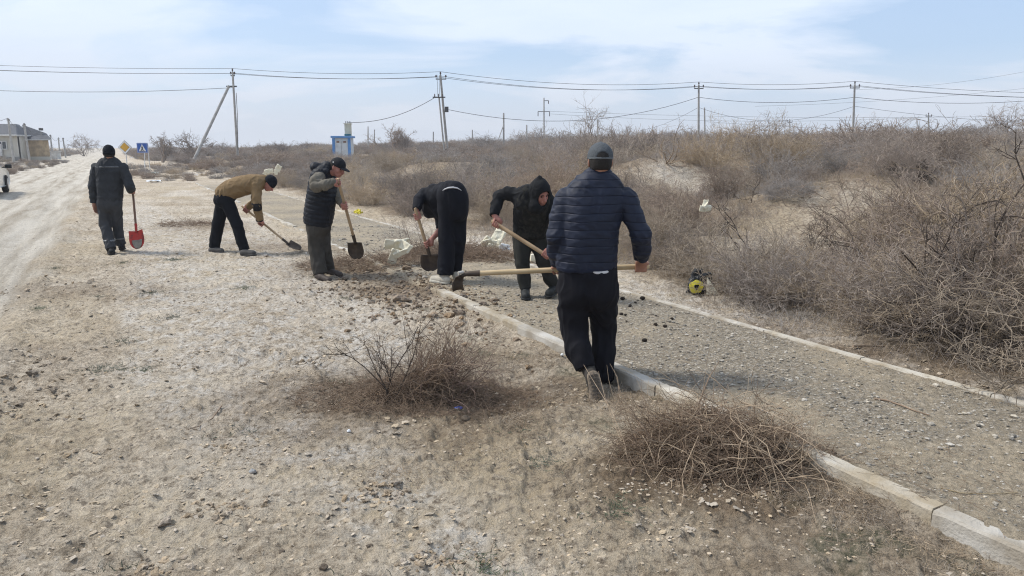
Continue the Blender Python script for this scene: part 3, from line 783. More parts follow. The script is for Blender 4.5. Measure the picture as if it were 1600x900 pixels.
# low wisps on the verge
BL = [tuft_mesh('verge_wisp_mesh', 8, M_TWIG_B, 40, .07, .0013, 2.5, .07), tuft_mesh('verge_wisp_mesh', 9, M_TWIG_A, 40, .06, .0013, 2.5, .08),
      tuft_mesh('verge_wisp_mesh', 10, mat('grey_green_creeper', (.14, .16, .11), (.085, .10, .07), scale=9, rnd=.15), 110, .05, .0022, 3.5, .07)]
n = 260
uu = rs.uniform(1, 14, n); vv = rs.uniform(-1, 3.02, n)
x, y = xy(uu, vv)
k = rs.uniform(0, 1, n) < sst(.05, .5, fbm(x * .9, y * .9, 3, 23)) * .9 + .08
x, y = x[k], y[k]
idx = rs.integers(0, 2, len(x))
gx = []
for (px, py, rx, ry, c) in [(440, 598, .14, .08, 7), (650, 740, .25, .1, 14), (760, 690, .2, .12, 10), (800, 665, .15, .1, 8), (1350, 770, .30, .12, 80), (1290, 760, .25, .12, 40), (1430, 820, .22, .1, 60), (1540, 862, .2, .1, 40),
                            (960, 625, .25, .1, 40), (1010, 630, .2, .08, 30), (850, 570, .3, .15, 40), (780, 520, .3, .2, 8), (470, 690, .12, .06, 5), (700, 620, .5, .2, 10)]:
    p = G(px, py, -.06)
    gx += [(p[0] + rs.normal(0, rx), p[1] + rs.normal(0, ry)) for _ in range(c)]
gx = np.array(gx); kx = uv(gx[:, 0], gx[:, 1])[1] < VL - .08; gx = gx[kx]
x = np.concatenate([x, gx[:, 0]]); y = np.concatenate([y, gx[:, 1]]); idx = np.concatenate([idx, np.full(len(gx), 2)])
scatter('verge_weeds', np.stack([x, y, ground(x, y)], 1), rs.uniform(0, 6.3, len(x)), rs.uniform(.6, 1.3, len(x)), idx, BL, 'tiny dry wisps and grey green creepers on the bare verge', 'weeds')

# ---------------------------------------------------------------- brush heaps and special plants
def heap(name, cx, cy, rx, ry, h, n, m, seed, lmin=.15, lmax=.5, r=.0022, K=6, rot=0.0):
    rs = np.random.default_rng(seed)
    a = rs.uniform(0, 6.3, n); q = np.sqrt(rs.uniform(0, 1, n))
    lx, ly = np.cos(a) * q * rx, np.sin(a) * q * ry
    X = cx + lx * math.cos(rot) - ly * math.sin(rot); Yy = cy + lx * math.sin(rot) + ly * math.cos(rot)
    top = h * np.clip(1 - q ** 2, 0, 1) ** .7
    Z = ground(X, Yy) + .005 + top * rs.uniform(0, 1, n) ** .8
    b = rs.uniform(0, 6.3, n)
    D = np.stack([np.cos(b), np.sin(b), rs.normal(0.05, .38, n)], 1)
    P = grow(rs, np.stack([X, Yy, Z], 1), D, rs.uniform(lmin, lmax, n), K, 1.1, -.09)
    P[:, :, 2] = np.maximum(P[:, :, 2], ground(P[:, :, 0], P[:, :, 1]) + .002)
    V, F = tubes(P, r * rs.uniform(.5, 1.6, n), r * .4, 3)
    return mesh_np(name, V, F, m)
def add_branches(name, specs, m, parent, K=6):
    """specs: list of point lists with start radius"""
    mb = MB()
    for pts, r0 in specs: mb.tube(pts, list(np.linspace(r0, r0 * .35, len(pts))), 6)
    return mb.build(name, m, parent, smooth=True)
M_BR1 = mat('brush_brown', (.28, .205, .145), (.17, .12, .085), scale=16, rough=.9)
M_BR2 = mat('brush_light', (.42, .33, .235), (.28, .21, .145), scale=16, rough=.9)
M_LIGHTWOOD = mat('peeled_branch', (.36, .28, .20), (.22, .16, .11), scale=25, rough=.85)
rsb = np.random.default_rng(8)
def bush_part(name, x0, y0, n, h, dirx, sp, seed, m, r, c1=5, c2=4, k=.03):
    rs = np.random.default_rng(seed)
    P0 = np.stack([x0 + rs.normal(0, k, n), y0 + rs.normal(0, k, n), -.07 * np.ones(n)], 1)
    D = np.stack([rs.normal(dirx, sp, n), rs.normal(0, sp * .8, n), np.ones(n)], 1)
    L = rs.uniform(.55, 1, n) * h
    P = grow(rs, P0, D, L, 6, .45); Vs, Fs, nb = [], [], 0
    for (Q, a, b, ns) in [(P, r, r * .4, 5)]:
        V, F = tubes(Q, a, b, ns); Vs.append(V); Fs.append(F + nb); nb += len(V)
    lv, Lc, rr = P, L, r * .5
    for mm in (c1, c2):
        p, d, l = children_of(rs, lv, Lc, mm, .25, .5, .3, .6); Q = grow(rs, p, d, l, 5, .5)
        V, F = tubes(Q, rr, rr * .4, 3); Vs.append(V); Fs.append(F + nb); nb += len(V); lv, Lc = Q, l; rr *= .6
    return mesh_np(name, np.concatenate(Vs), np.concatenate(Fs), m)
# heap by the kerb (front right)
c = G(1120, 725, -.06)
e = empty('brush_heap', (c[0], c[1], -.06), 'tangled heap of pulled brown brushwood lying against the left kerb', 'brush heap')
link('tangle', heap('tangle', c[0] - .02, c[1] + .05, .46, .30, .30, 2600, M_BR1, 31, .08, .32, .0017, rot=-.25), e)
link('light_twigs', heap('light_twigs', c[0] + .02, c[1] + .02, .50, .34, .36, 520, M_BR2, 32, .15, .55, .0023, rot=-.25), e)
link('stems', bush_part('stems', c[0] - .22, c[1] + .05, 12, .42, -.5, .6, 36, M_BR1, .0042, 5, 3, .1), e)
link('stems', bush_part('stems', c[0] + .12, c[1] + .12, 10, .40, .3, .7, 37, M_BR1, .0038, 5, 3, .12), e)
link('base_litter', heap('base_litter', c[0] + .02, c[1] - .02, .62, .36, .06, 1300, M_BR1, 33, .05, .2, .0014, rot=-.25), e)
d0 = c[1]
def B(*p): return [W(a, b, d0 + dd) for a, b, dd in p]
add_branches('branch', [(B((1030, 742, -.12), (1062, 724, -.1), (1100, 708, -.05), (1128, 672, 0), (1132, 655, .03)), .006)], M_LIGHTWOOD, e)
add_branches('branch', [(B((1090, 660, .15), (1092, 630, .15), (1108, 590, .17), (1124, 564, .2)), .005)], M_BR1, e)
add_branches('branch', [(B((1090, 650, .15), (1060, 690, .05), (1010, 690, 0), (960, 700, -.05)), .005)], M_BR1, e)
add_branches('branch', [(B((1185, 650, .1), (1192, 690, 0), (1200, 735, -.1)), .003)], M_BR2, e)
add_branches('branch', [(B((985, 735, -.05), (975, 690, .05), (955, 640, .3), (930, 600, .55), (912, 570, .8)), .0035)], M_LIGHTWOOD, e)
add_branches('branch', [(B((988, 740, -.05), (975, 700, .05), (955, 650, .3), (945, 620, .45), (935, 580, .7)), .0028)], M_LIGHTWOOD, e)
add_branches('branch', [(B((960, 650, .3), (968, 620, .4), (965, 590, .5), (953, 568, .6)), .0022)], M_LIGHTWOOD, e)
add_branches('branch', [(B((1288, 700, .1), (1282, 730, 0), (1272, 748, -.05)), .002)], M_BR2, e)
add_branches('branch', [(B((1310, 704, .1), (1298, 730, 0), (1290, 746, -.05)), .002)], M_BR2, e)
# bush in the middle of the verge
c = G(614, 626, -.06)
e = empty('cut_bush', (c[0], c[1], -.06), 'leafless bush left standing among brown litter in the middle of the verge', 'bush')
link('stems', bush_part('stems', c[0] - .01, c[1], 6, .60, -.1, .30, 41, M_BARK, .0055, 5, 3), e)
link('stems', bush_part('stems', c[0] + .10, c[1] + .05, 30, .60, .95, .36, 42, M_BR1, .0052, 5, 3, .08), e)
link('stems', bush_part('stems', c[0] + .30, c[1] + .10, 26, .46, .55, .5, 43, M_TWIG_R, .0042, 5, 3, .1), e)
link('stems', bush_part('stems', c[0] + .1, c[1] + .16, 26, .46, .1, .5, 44, M_BR1, .0026, 6, 3, .16), e)
link('tangle', heap('tangle', c[0] + .26, c[1] + .09, .42, .20, .14, 1800, M_BR1, 45, .08, .3, .0017), e)
link('base_litter', heap('base_litter', c[0] + .15, c[1] + .06, .88, .42, .028, 3400, M_BR1, 46, .04, .16, .0013), e)
# brush at the diggers' feet
c = G(700, 400, 0.03)
e = empty('brush_heap', (c[0], c[1], .03), 'small brown brush heap behind the spade of the bent over worker', 'brush heap')
link('tangle', heap('tangle', c[0], c[1] + .1, .85, .55, .16, 1500, M_BR1, 51, .1, .4, .0028), e)
link('stems', bush_part('stems', c[0] - .35, c[1] + .2, 16, .75, -.55, .45, 52, M_TWIG_A, .005, 5, 4, .12), e)
c = G(565, 418, -.02)
link('brush', heap('brush', c[0], c[1], .9, .5, .12, 1300, M_BR1, 53, .08, .3, .0026)).name = 'brush_heap'
tag(bpy.context.scene.objects[-1] if False else [o for o in col.objects if o.name.startswith('brush_heap')][-1], 'low scatter of brown brush beside the vest wearing worker and his spade', 'brush heap')
c = G(790, 408, .03)
o = link('brush_heap', heap('brush_heap', c[0] - .1, c[1] + .2, .7, .4, .12, 900, M_BR1, 54, .1, .35, .0028)); tag(o, 'thin brown brush strewn on the path in front of the torn white sack', 'brush heap')
c = G(300, 353, -.03)
o = link('brush_heap', heap('brush_heap', c[0], c[1], .75, .45, .08, 500, M_BR1, 55, .1, .3, .003)); tag(o, 'small patch of dry brush lying on the salty verge beside the brown jacket worker', 'brush heap')
twig_litter(500, 1.9, 3.3, .5, .35, .03, .14, M_BR1, 'twig_litter', 'twigs and dead stalks scattered beside the kerb in the near right corner', .0011, .02, 61)
twig_litter(700, 0.0, 6.0, 1.8, 1.6, .03, .12, M_BR1, 'twig_litter', 'fine dead twigs scattered across the middle of the verge', .0013, .012, 62)
twig_litter(900, 2.6, 7.2, 1.0, 1.6, .04, .2, M_BR2, 'twig_litter', 'fine straw coloured stalks scattered on the gravel path', .0012, .01, 63)

# single sticks on the ground
def stick(pts, r, label, m=M_BR1):
    P = []
    for (a, b) in pts:
        g_ = G(a, b, 0.03); P.append((g_[0], g_[1], float(ground(g_[0], g_[1])) + r + .002))
    o = MB().tube(P, list(np.linspace(r, r * .5, len(P))), 6).build('stick', m, None, True); tag(o, label, 'stick')
stick([(1366, 626), (1385, 628), (1410, 637), (1432, 645), (1452, 652)], .007, 'dark thin stick lying on the gravel path near the right kerb', M_BR1)
stick([(345, 616), (330, 633), (310, 645), (292, 655)], .005, 'thin brown stick lying slanted on the bare soil left of the bush')
stick([(1332, 545), (1350, 543), (1388, 541)], .012, 'pale stick poking out under the big shrub right of the path', M_LIGHTWOOD)
stick([(1470, 765), (1500, 772), (1545, 774), (1590, 772)], .003, 'thin pale straw stalk on the path near the right picture edge', M_STRAW)

# dark branches standing out of the thicket
def dead_tree(px, py, h, seed, label, name='dead_shrub', n=4, sp=.5, m=M_BARK, r=.02, depth=None, c1=4, c2=5, cat='shrub', group=None):
    p = GG(px, py) if depth is None else None
    if depth is not None:
        q = W(px, py, depth); p = np.array([q[0], depth, float(macro(q[0], depth))])
    rs = np.random.default_rng(seed)
    e = empty(name, (p[0], p[1], p[2]), label, cat, group)
    P0 = np.tile([p[0], p[1], p[2] - .05], (n, 1)) + rs.normal(0, .03, (n, 3)) * [1, 1, 0]
    D = np.stack([rs.normal(0, sp, n), rs.normal(0, sp, n), np.ones(n)], 1)
    L = rs.uniform(.6, 1, n) * h
    P = grow(rs, P0, D, L, 7, .5, 0, .22)
    V, F = tubes(P, r, r * .3, 6); link('trunk', mesh_np('trunk', V, F, m), e)
    lv, Lc, rr, Vs, Fs, nb = P, L, r * .5, [], [], 0
    for mm in (c1, c2, 4):
        a, d, l = children_of(rs, lv, Lc, mm, .3, .65, .3, .6); Q = grow(rs, a, d, l, 5, .7, 0, .2)
        V, F = tubes(Q, rr, rr * .4, 3); Vs.append(V); Fs.append(F + nb); nb += len(V); lv, Lc = Q, l; rr = max(rr * .5, r * .14)
    link('crown', mesh_np('crown', np.concatenate(Vs), np.concatenate(Fs), m), e)
    return e
dead_tree(1165, 425, .95, 71, 'dark crooked dead shrub behind the black and yellow rubbish', r=.014, sp=.7)
dead_tree(1168, 345, .75, 72, 'dark bare sapling with forked top standing in front of the clay bank', r=.012, sp=.35, n=2)
dead_tree(1265, 430, .9, 73, 'upright dark stemmed dead shrub right of the black and yellow rubbish', r=.012, sp=.35)
dead_tree(1440, 470, 1.2, 74, 'large dark branched dead shrub at the right picture edge', r=.016, sp=.8, n=5)
dead_tree(1560, 520, 1.5, 75, 'tallest dark dead shrub rising at the right picture edge', r=.018, sp=.6, n=5)
dead_tree(1430, 262, .55, 76, 'black charred brushwood on top of the far right clay mound', r=.016, sp=2.4, n=12, depth=14)
dead_tree(1040, 275, 1.0, 77, 'pale cut branches lying on the bank behind the navy jacket worker', r=.02, sp=2.4, n=9, m=M_LIGHTWOOD, depth=20, c1=2, c2=2)
# bare trees on the horizon
TR = [(130, 238, 150, 4.2, 'small leafless tree on the horizon behind the road end'), (253, 236, 85, 2.4, 'dark round leafless tree right of the blue crossing sign'), (300, 236, 95, 2.6, 'dark low leafless tree left of the leaning pole strut'),
      (430, 234, 110, 1.6, 'low dark leafless tree behind the brown jacket worker'), (616, 236, 110, 3.2, 'rounded grey leafless tree between the kiosk and the leaning pole'), (634, 236, 112, 2.6, 'smaller rounded grey leafless tree right of its twin near the kiosk'),
      (915, 236, 42, 2.4, 'leafless branching tree just left above the grey cap'), (940, 236, 40, 1.9, 'gnarled leafless tree just right above the grey cap'), (1163, 236, 34, 2.0, 'bare forked tree on the horizon between the two right poles'),
      (1455, 222, 62, 2.0, 'spreading leafless tree on the ridge left of the picture corner'), (1580, 222, 50, 2.6, 'tall leafless tree on the ridge at the right picture edge'), (1530, 222, 60, 1.5, 'leafless tree on the ridge between its two taller neighbours'),
      (1010, 236, 46, 2.0, 'thin bare tree rising above the thicket right of the grey cap')]
for k_, (px, py, dep, h, lab) in enumerate(TR):
    dead_tree(px, py, h * 1.15, 90 + k_, lab, 'bare_tree', n=7, sp=.5, m=M_TWIG_A, r=.035 if dep < 70 else .08, depth=dep, c1=8, c2=7, cat='tree')
# ---------------------------------------------------------------- power line
M_CONC = mat('pole_concrete', (.40, .385, .355), (.28, .265, .24), scale=3, rough=.9, rnd=.1)
M_DKMET = mat('dark_steel', (.07, .07, .072), (.05, .045, .04), scale=12, rough=.6, metal=.3)
M_WIRE = mat('cable_grey', (.09, .09, .095), scale=5, rough=.6)
M_INS = mat('porcelain', (.10, .07, .06), scale=5, rough=.3)
M_WHITE = mat('white_paint', (.72, .72, .69), (.6, .59, .55), scale=8, rough=.6)
def pole(px_top, py_top, px_b, Y, label, arm=True, lean=None, r=.15, braces=0, group='concrete poles of the power line', name='power_pole', zb=None, armw=.55):
    top = W(px_top, py_top, Y); b = W(px_b, 240, Y); zb = float(macro(b[0], Y)) if zb is None else zb
    b = np.array([b[0], Y, zb - .1])
    e = empty(name, (b[0], b[1], zb), label, 'utility pole', group)
    MB().tube([b, top - np.array([0, 0, .35])], [r, r * .72], 8).build('shaft', M_CONC, e, True)
    ax = (top - b) / np.linalg.norm(top - b)
    if arm:
        c = top - ax * .75
        MB().box(c, (armw, .05, .05)).build('crossarm', M_DKMET, e)
        for s in (-1, 1):
            MB().tube([c + (s * armw * .93, 0, .05), c + (s * armw * .93, 0, .2)], [.03, .02], 6).tube([c + (s * armw * .93, 0, .18), c + (s * armw * .93, 0, .24), c + (s * armw * .93, 0, .42)], [.05, .10, .06], 8).build('insulator', M_INS, e, True)
        MB().tube([top - ax * .4, top - ax * .25], [.05, .04], 6).tube([top - ax * .27, top - ax * .2, top], [.05, .10, .06], 8).build('insulator', M_INS, e, True)
    return e, top, b
P1 = pole(363, 107, 371, 82, 'concrete power pole with a slanting strut left of the kiosk', armw=.22)
P2 = pole(688, 112, 700, 80, 'leaning concrete power pole with a switch box and second post')
P3 = pole(1092, 128, 1091, 90, 'straight concrete power pole above the quilted navy jacket worker')
P4 = pole(1336, 127, 1331, 88, 'rightmost tall concrete power pole on the ridge')
# strut of pole 1
s0 = W(358, 134, 82); s1 = W(303, 250, 79)
MB().tube([s1, s0], [.17, .14], 8).build('strut', M_CONC, P1[0], True)
a_ = W(364, 135, 82); MB().box(a_ - (.15, 0, 0), (.55, .08, .07)).build('bracket', M_DKMET, P1[0])
MB().tube([W(369, 145, 81.7), W(371, 180, 81.7), W(372, 235, 81.7)], .03, 6).build('conduit', M_DKMET, P1[0], True)
# pole 2: second post, platform, fuse box
MB().tube([W(694, 235, 79.5), W(686, 153, 79.6)], [.10, .08], 8).build('second_post', M_CONC, P2[0], True)
q_ = W(686, 152, 79.4); MB().box(q_, (.65, .12, .06)).build('platform', M_DKMET, P2[0])
for k_ in range(3): MB().tube([q_ + (-.45 + .4 * k_, 0, .05), q_ + (-.45 + .4 * k_, 0, .35)], [.06, .05], 8).build('fuse', M_INS, P2[0], True)
MB().box(W(698, 171, 79.7), (.18, .15, .28)).build('switch_box', M_DKMET, P2[0])
MB().box(W(699, 234, 79.6), (.45, .08, .08)).build('foot_bracket', M_DKMET, P2[0])
MB().tube([W(683, 117, 79.6), W(684, 150, 79.6)], .018, 4).tube([W(686, 118, 79.6), W(687, 150, 79.6)], .018, 4).build('dropper', M_WIRE, P2[0])
for (pt, pb, px, Y, lab, arm, nm) in [(172, 222, 787, 95, 'short wooden post with a stay on the horizon right of the leaning pole', False, 'post'), (150, 222, 850, 150, 'tall distant pole with two crossarms', False, 'pylon_pole'),
        (183, 222, 934, 110, 'bare grey post on the horizon left of the navy jacket worker', False, 'post'), (164, 222, 1101, 105, 'plain concrete post just right of the straight power pole', False, 'post'), (195, 222, 575, 160, 'thin distant pole right of the kiosk', False, 'post'),
        (192, 222, 823, 140, 'thin distant post left of the pole with two crossarms', False, 'post'), (200, 222, 738, 150, 'thin distant post right of the leaning pole', False, 'post'), (203, 222, 677, 150, 'thin distant post left of the leaning pole', False, 'post'),
        (186, 222, 1234, 170, 'small distant pole with a crossarm left of the rightmost power pole', True, 'power_pole'), (190, 222, 1327, 150, 'thin distant post just left of the rightmost power pole', False, 'post'), (193, 222, 1352, 160, 'thin distant post just right of the rightmost power pole', False, 'post'),
        (176, 222, 1451, 140, 'distant pole behind the spreading ridge tree', True, 'power_pole'), (200, 222, 585, 170, 'thin distant post between the kiosk and the twin trees', False, 'post')]:
    e_, t_, b_ = pole(px, pt, px, Y, lab, arm, None, .13 if Y < 120 else .16, group='distant poles on the horizon', name=nm)
    if nm == 'pylon_pole':
        MB().box(t_ - (0, 0, 3.0), (1.2, .06, .06)).build('crossarm', M_DKMET, e_); MB().box(t_ - (-.45, 0, .9), (.5, .06, .06)).build('crossarm', M_DKMET, e_)
        for dx_ in (-1.15, 1.15): MB().tube([t_ + (dx_, 0, -3.0), t_ + (dx_, 0, -3.9)], .09, 6).build('insulator', M_INS, e_)
        MB().tube([t_ + (.9, 0, -.9), t_ + (.9, 0, -1.5)], .09, 6).build('insulator', M_INS, e_)
    if px == 787: MB().tube([b_ + (-1.3, 0, 0), t_ - (0, 0, 1.8)], .06, 6).build('stay', M_CONC, e_); 
# left row of lamp and power poles along the road by the house
LP = []
for k_, (pt, px, pxb, Y, lab, lamp) in enumerate([(180, 12, 20, 82, 'leftmost pale pole in front of the house', False), (188, 37, 45, 92, 'second pale pole in front of the house corner', False), (202, 64, 67, 100, 'pole with a dark lamp head in front of the stone wall', True),
                              (207, 78, 82, 118, 'thin pole just past the end of the stone wall', False), (212, 91, 93, 140, 'thin far pole left of the two leafless trees', False), (212, 98, 102, 128, 'last pale pole of the row beside the road', False)]):
    e_, t_, b_ = pole(px, pt, pxb, Y, lab, False, None, .14, group='row of poles along the left side of the road', name='lamp_post' if lamp else 'roadside_pole')
    LP.append(t_)
    if lamp: MB().box(t_, (.2, .2, .16)).build('lamp_head', M_DKMET, e_, bevel=.05)
    else: MB().box(t_ - (0, 0, .5), (.14, .06, .06)).build('bracket', M_DKMET, e_)
def wire(a, b, sag, label, r=.021, n=22, grp=None):
    a, b = np.array(a), np.array(b)
    pts = [a + (b - a) * t - np.array([0, 0, sag * 4 * t * (1 - t)]) for t in np.linspace(0, 1, n)]
    o = MB().tube(pts, r, 5).build('overhead_cable', M_WIRE, None, True)
    return tag(o, label, 'cable', grp)
tops = [P1[1], P2[1], P3[1], P4[1]]
L0 = W(-150, 96, 84); R0 = W(1760, 146, 92)
chain = [L0] + tops + [R0]
segn = ['left of the strutted pole', 'between the strutted pole and the leaning pole', 'between the leaning pole and the straight pole', 'between the straight pole and the rightmost pole', 'running off to the right picture edge']
sags = [.25, .35, .75, .35, .45]
for i in range(5):
    a, b = chain[i], chain[i + 1]
    wire(a, b, sags[i], 'top high voltage cable ' + segn[i])
    wire(a + (-.5, .0, -.5), b + (-.5, 0, -.5), sags[i] * 1.1, 'pair of crossarm cables ' + segn[i], .021, grp='crossarm cables ' + segn[i])
    wire(a + (.5, .0, -.5), b + (.5, 0, -.5), sags[i] * 1.1, 'pair of crossarm cables ' + segn[i], .021, grp='crossarm cables ' + segn[i])
wire(W(-150, 134, 83), W(363, 137, 82), .55, 'single lower cable ending at the strut of the first pole', .026)
wire(W(699, 171, 80), W(1091, 152, 90), 1.9, 'lower cable sagging deep between the leaning and the straight pole', .026)
wire(W(1092, 152, 90), W(1335, 152, 88), .6, 'lower cable between the straight pole and the rightmost pole', .026)
wire(W(1336, 152, 88), W(1760, 138, 92), 1.15, 'lower cable right of the rightmost pole', .026)
wire(W(543, 191, 80), W(680, 152, 79.5), .75, 'cable rising from the kiosk insulators to the leaning pole', .03)
wire(W(1092, 168, 90), W(1335, 166, 88), 1.6, 'third cable sagging lowest between the two right poles', .018)
wire(W(1336, 166, 88), W(1760, 190, 100), .8, 'third cable leaving the rightmost pole to the right', .018)
wire(W(1000, 204, 120), W(1091, 168, 90), .4, 'slanting cable rising to the straight power pole from the left', .018)
wire(W(1336, 140, 170), W(1760, 74, 170), 2.0, 'faint distant cable rising to the upper right', .022)
for k_, (a, b, c, d) in enumerate([(860, 174, 1760, 176), (1180, 166, 1760, 118), (860, 178, 1450, 183), (1101, 190, 1760, 204)]):
    wire(W(a, b, 160), W(c, d, 175), 1.2, ['faint distant horizontal cable above the ridge', 'faint distant cable climbing to the right edge', 'faint distant cable from the pole with two crossarms', 'lowest faint distant cable just above the ridge scrub'][k_], .022)
for i in range(5):
    if i != 2: wire(LP[i] + (0, 0, -.3), LP[i + 1] + (0, 0, -.3), .8, ['cable between the first two poles by the house', 'cable from the second pole to the lamp head pole', '', 'cable between the two thin far poles by the road', 'cable ending at the last pale pole by the road'][i], .02)
wire(W(-60, 190, 80), LP[0] + (0, 0, -.3), .4, 'cable coming from the left edge to the leftmost pale pole', .02)

# ---------------------------------------------------------------- transformer kiosk
M_BLUE = mat('kiosk_blue', (.12, .30, .60), (.08, .23, .50), scale=2, rough=.5)
M_KW = mat('kiosk_white', (.62, .64, .64), (.5, .51, .5), scale=3, rough=.6)
M_CREAM = mat('kiosk_cream', (.62, .60, .46), (.5, .48, .38), scale=3, rough=.6)
q_ = W(537, 240, 78); zb = float(macro(q_[0], 78)); kx, ky = q_[0], 78.0
k = empty('transformer_kiosk', (kx, ky, zb), 'small white transformer kiosk with blue posts, blue roof and cream tower', 'kiosk')
hh = W(537, 216, 78)[2]
MB().box((kx, ky, (zb + hh) / 2), (.90, .8, (hh - zb) / 2)).build('housing', M_KW, k)
for sx in (-1, 1): MB().box((kx + sx * .80, ky - .84, (zb + hh) / 2), (.14, .06, (hh - zb) / 2)).build('post', M_BLUE, k)
MB().box((kx, ky, hh + .12), (1.06, 1.0, .10)).build('roof', M_BLUE, k, bevel=.03)
for sx in (-1, 1): MB().box((kx + sx * .33, ky - .84, (zb + hh) / 2 - .05), (.31, .04, (hh - zb) / 2 - .2)).build('door', M_KW, k)
for sx in (-1, 1): MB().box((kx + sx * .35, ky - .89, hh - .38), (.14, .02, .09)).build('warning_plate', mat('plate_brown', (.22, .13, .09), scale=3), k)
tx = W(544, 205, 78)[0]; tz = W(544, 194, 78)[2]
MB().box((tx, ky, (hh + .2 + tz) / 2), (.30, .3, (tz - hh - .2) / 2)).build('tower', M_CREAM, k)
MB().box((tx, ky, tz + .04), (.38, .36, .04)).build('tower_lid', M_CREAM, k)
MB().box((tx, ky - .31, hh + .34), (.33, .04, .09)).build('tower_base', mat('kiosk_green', (.03, .16, .18), scale=3), k)
for dx_ in (-.2, .0, .22): MB().tube([(tx + dx_, ky, tz + .06), (tx + dx_, ky, tz + .3)], [.05, .04], 8).build('bushing', M_DKMET, k, True)

# ---------------------------------------------------------------- road signs
M_SW = mat('sign_white', (.75, .76, .76), (.68, .68, .66), scale=4, rough=.45)
M_SY = mat('sign_yellow', (.62, .34, .03), (.52, .28, .03), scale=4, rough=.45)
M_SB = mat('sign_blue', (.02, .10, .38), (.02, .08, .31), scale=4, rough=.45)
M_SK = mat('sign_black', (.015, .015, .018), scale=4, rough=.5)
M_POST = mat('painted_post', (.68, .68, .66), (.5, .48, .45), scale=6, rough=.6)
c = W(195, 230, 56)
s_ = empty('priority_road_sign', (c[0], 56, float(macro(c[0], 56))), 'white edged yellow diamond priority sign on a thin post', 'road sign')
def dia(r, y): return [(c[0], y, c[2] - r), (c[0] + r, y, c[2]), (c[0], y, c[2] + r), (c[0] - r, y, c[2])]
MB().prism(dia(.52, 56), (0, .03, 0)).build('plate_rim', M_SK, s_)
MB().prism(dia(.505, 55.985), (0, .012, 0)).build('plate', M_SW, s_)
MB().prism(dia(.355, 55.975), (0, .007, 0)).build('dark_outline', M_SK, s_)
MB().prism(dia(.34, 55.966), (0, .006, 0)).build('yellow_field', M_SY, s_)
MB().tube([(c[0], 56.08, float(macro(c[0], 56)) - .1), (c[0], 56.08, c[2] + .3)], .038, 8).build('post', M_POST, s_, True)
c = W(222.5, 231, 55)
s_ = empty('pedestrian_crossing_sign', (c[0], 55, float(macro(c[0], 55))), 'blue square pedestrian crossing sign with a walking figure on two white posts', 'road sign')
MB().box(c, (.40, .012, .36)).build('plate', M_SB, s_)
MB().box((c[0], 54.982, c[2]), (.375, .004, .335)).build('white_line', M_SW, s_)
MB().box((c[0], 54.974, c[2]), (.36, .003, .32)).build('blue_field', M_SB, s_)
MB().prism([(c[0] - .28, 54.966, c[2] - .26), (c[0] + .28, 54.966, c[2] - .26), (c[0], 54.966, c[2] + .27)], (0, .004, 0)).build('white_triangle', M_SW, s_)
f = MB(); y_ = 54.958
def S(x0, z0, x1, z1, r): f.tube([(c[0] + x0, y_, c[2] + z0), (c[0] + x1, y_, c[2] + z1)], r, 6)
S(.0, .10, .0, .15, .035); S(.0, .08, .0, -.06, .035); S(.0, -.05, .08, -.2, .026); S(.0, -.05, -.08, -.2, .026); S(.0, .05, .08, -.03, .018); S(.0, .05, -.07, -.02, .018)
f.build('walking_figure', M_SK, s_)
for k_ in range(-3, 4): MB().prism([(c[0] + k_ * .07 - .02, 54.957, c[2] - .255), (c[0] + k_ * .07 + .02, 54.957, c[2] - .255), (c[0] + k_ * .055 + .012, 54.957, c[2] - .2), (c[0] + k_ * .055 - .012, 54.957, c[2] - .2)], (0, .003, 0)).build('crossing_bar', M_SK, s_)
g0 = G(226, 265, 0)
MB().tube([(c[0] + .10, 55.05, c[2] + .3), (c[0] + .10, 55.05, c[2] - .3), (c[0] + .22, 54.6, float(macro(c[0], 54.5)) - .2)], .036, 8).build('post', M_POST, s_, True)
MB().tube([(c[0] + .33, 55.15, c[2] + .3), (c[0] + .34, 55.15, -.1)], .034, 8).build('post', M_POST, s_, True)

# ---------------------------------------------------------------- house
M_ROOF = mat('slate_blue_roof', (.036, .04, .052), (.026, .03, .04), scale=1.5, rough=.6, stretch=(6, 1, 1))
M_PLAS = mat('grey_plaster', (.52, .49, .42), (.43, .405, .345), scale=.8, rough=.9)
M_STONE = mat('tan_shell_stone', (.50, .37, .22), (.32, .235, .145), scale=2.2, rough=.95, detail=2)
M_GLASS = mat('dark_window_glass', (.03, .035, .045), scale=1, rough=.15, spec=.5)
M_TRIM = mat('white_trim', (.60, .59, .56), scale=2, rough=.6)
hx, hy = W(0, 231, 95)[0], 95.0
h = empty('house', (hx, hy, 0), 'grey plastered single storey house with a slate blue hipped roof', 'house')
def X(px, Y=95): return W(px, 231, Y)[0]
def Z(py, Y=95): return W(100, py, Y)[2]
x0, x1 = X(-150), X(29)
ze, zr = Z(211), Z(192)
yb = 106.0
def wallp(name, pts, m, th=(0, .3, 0)): return MB().prism(pts, th).build(name, m, h)
wallp('wall', [(x0, hy, -.2), (x1, hy, -.2), (x1, hy, ze), (x0, hy, ze)], M_PLAS)
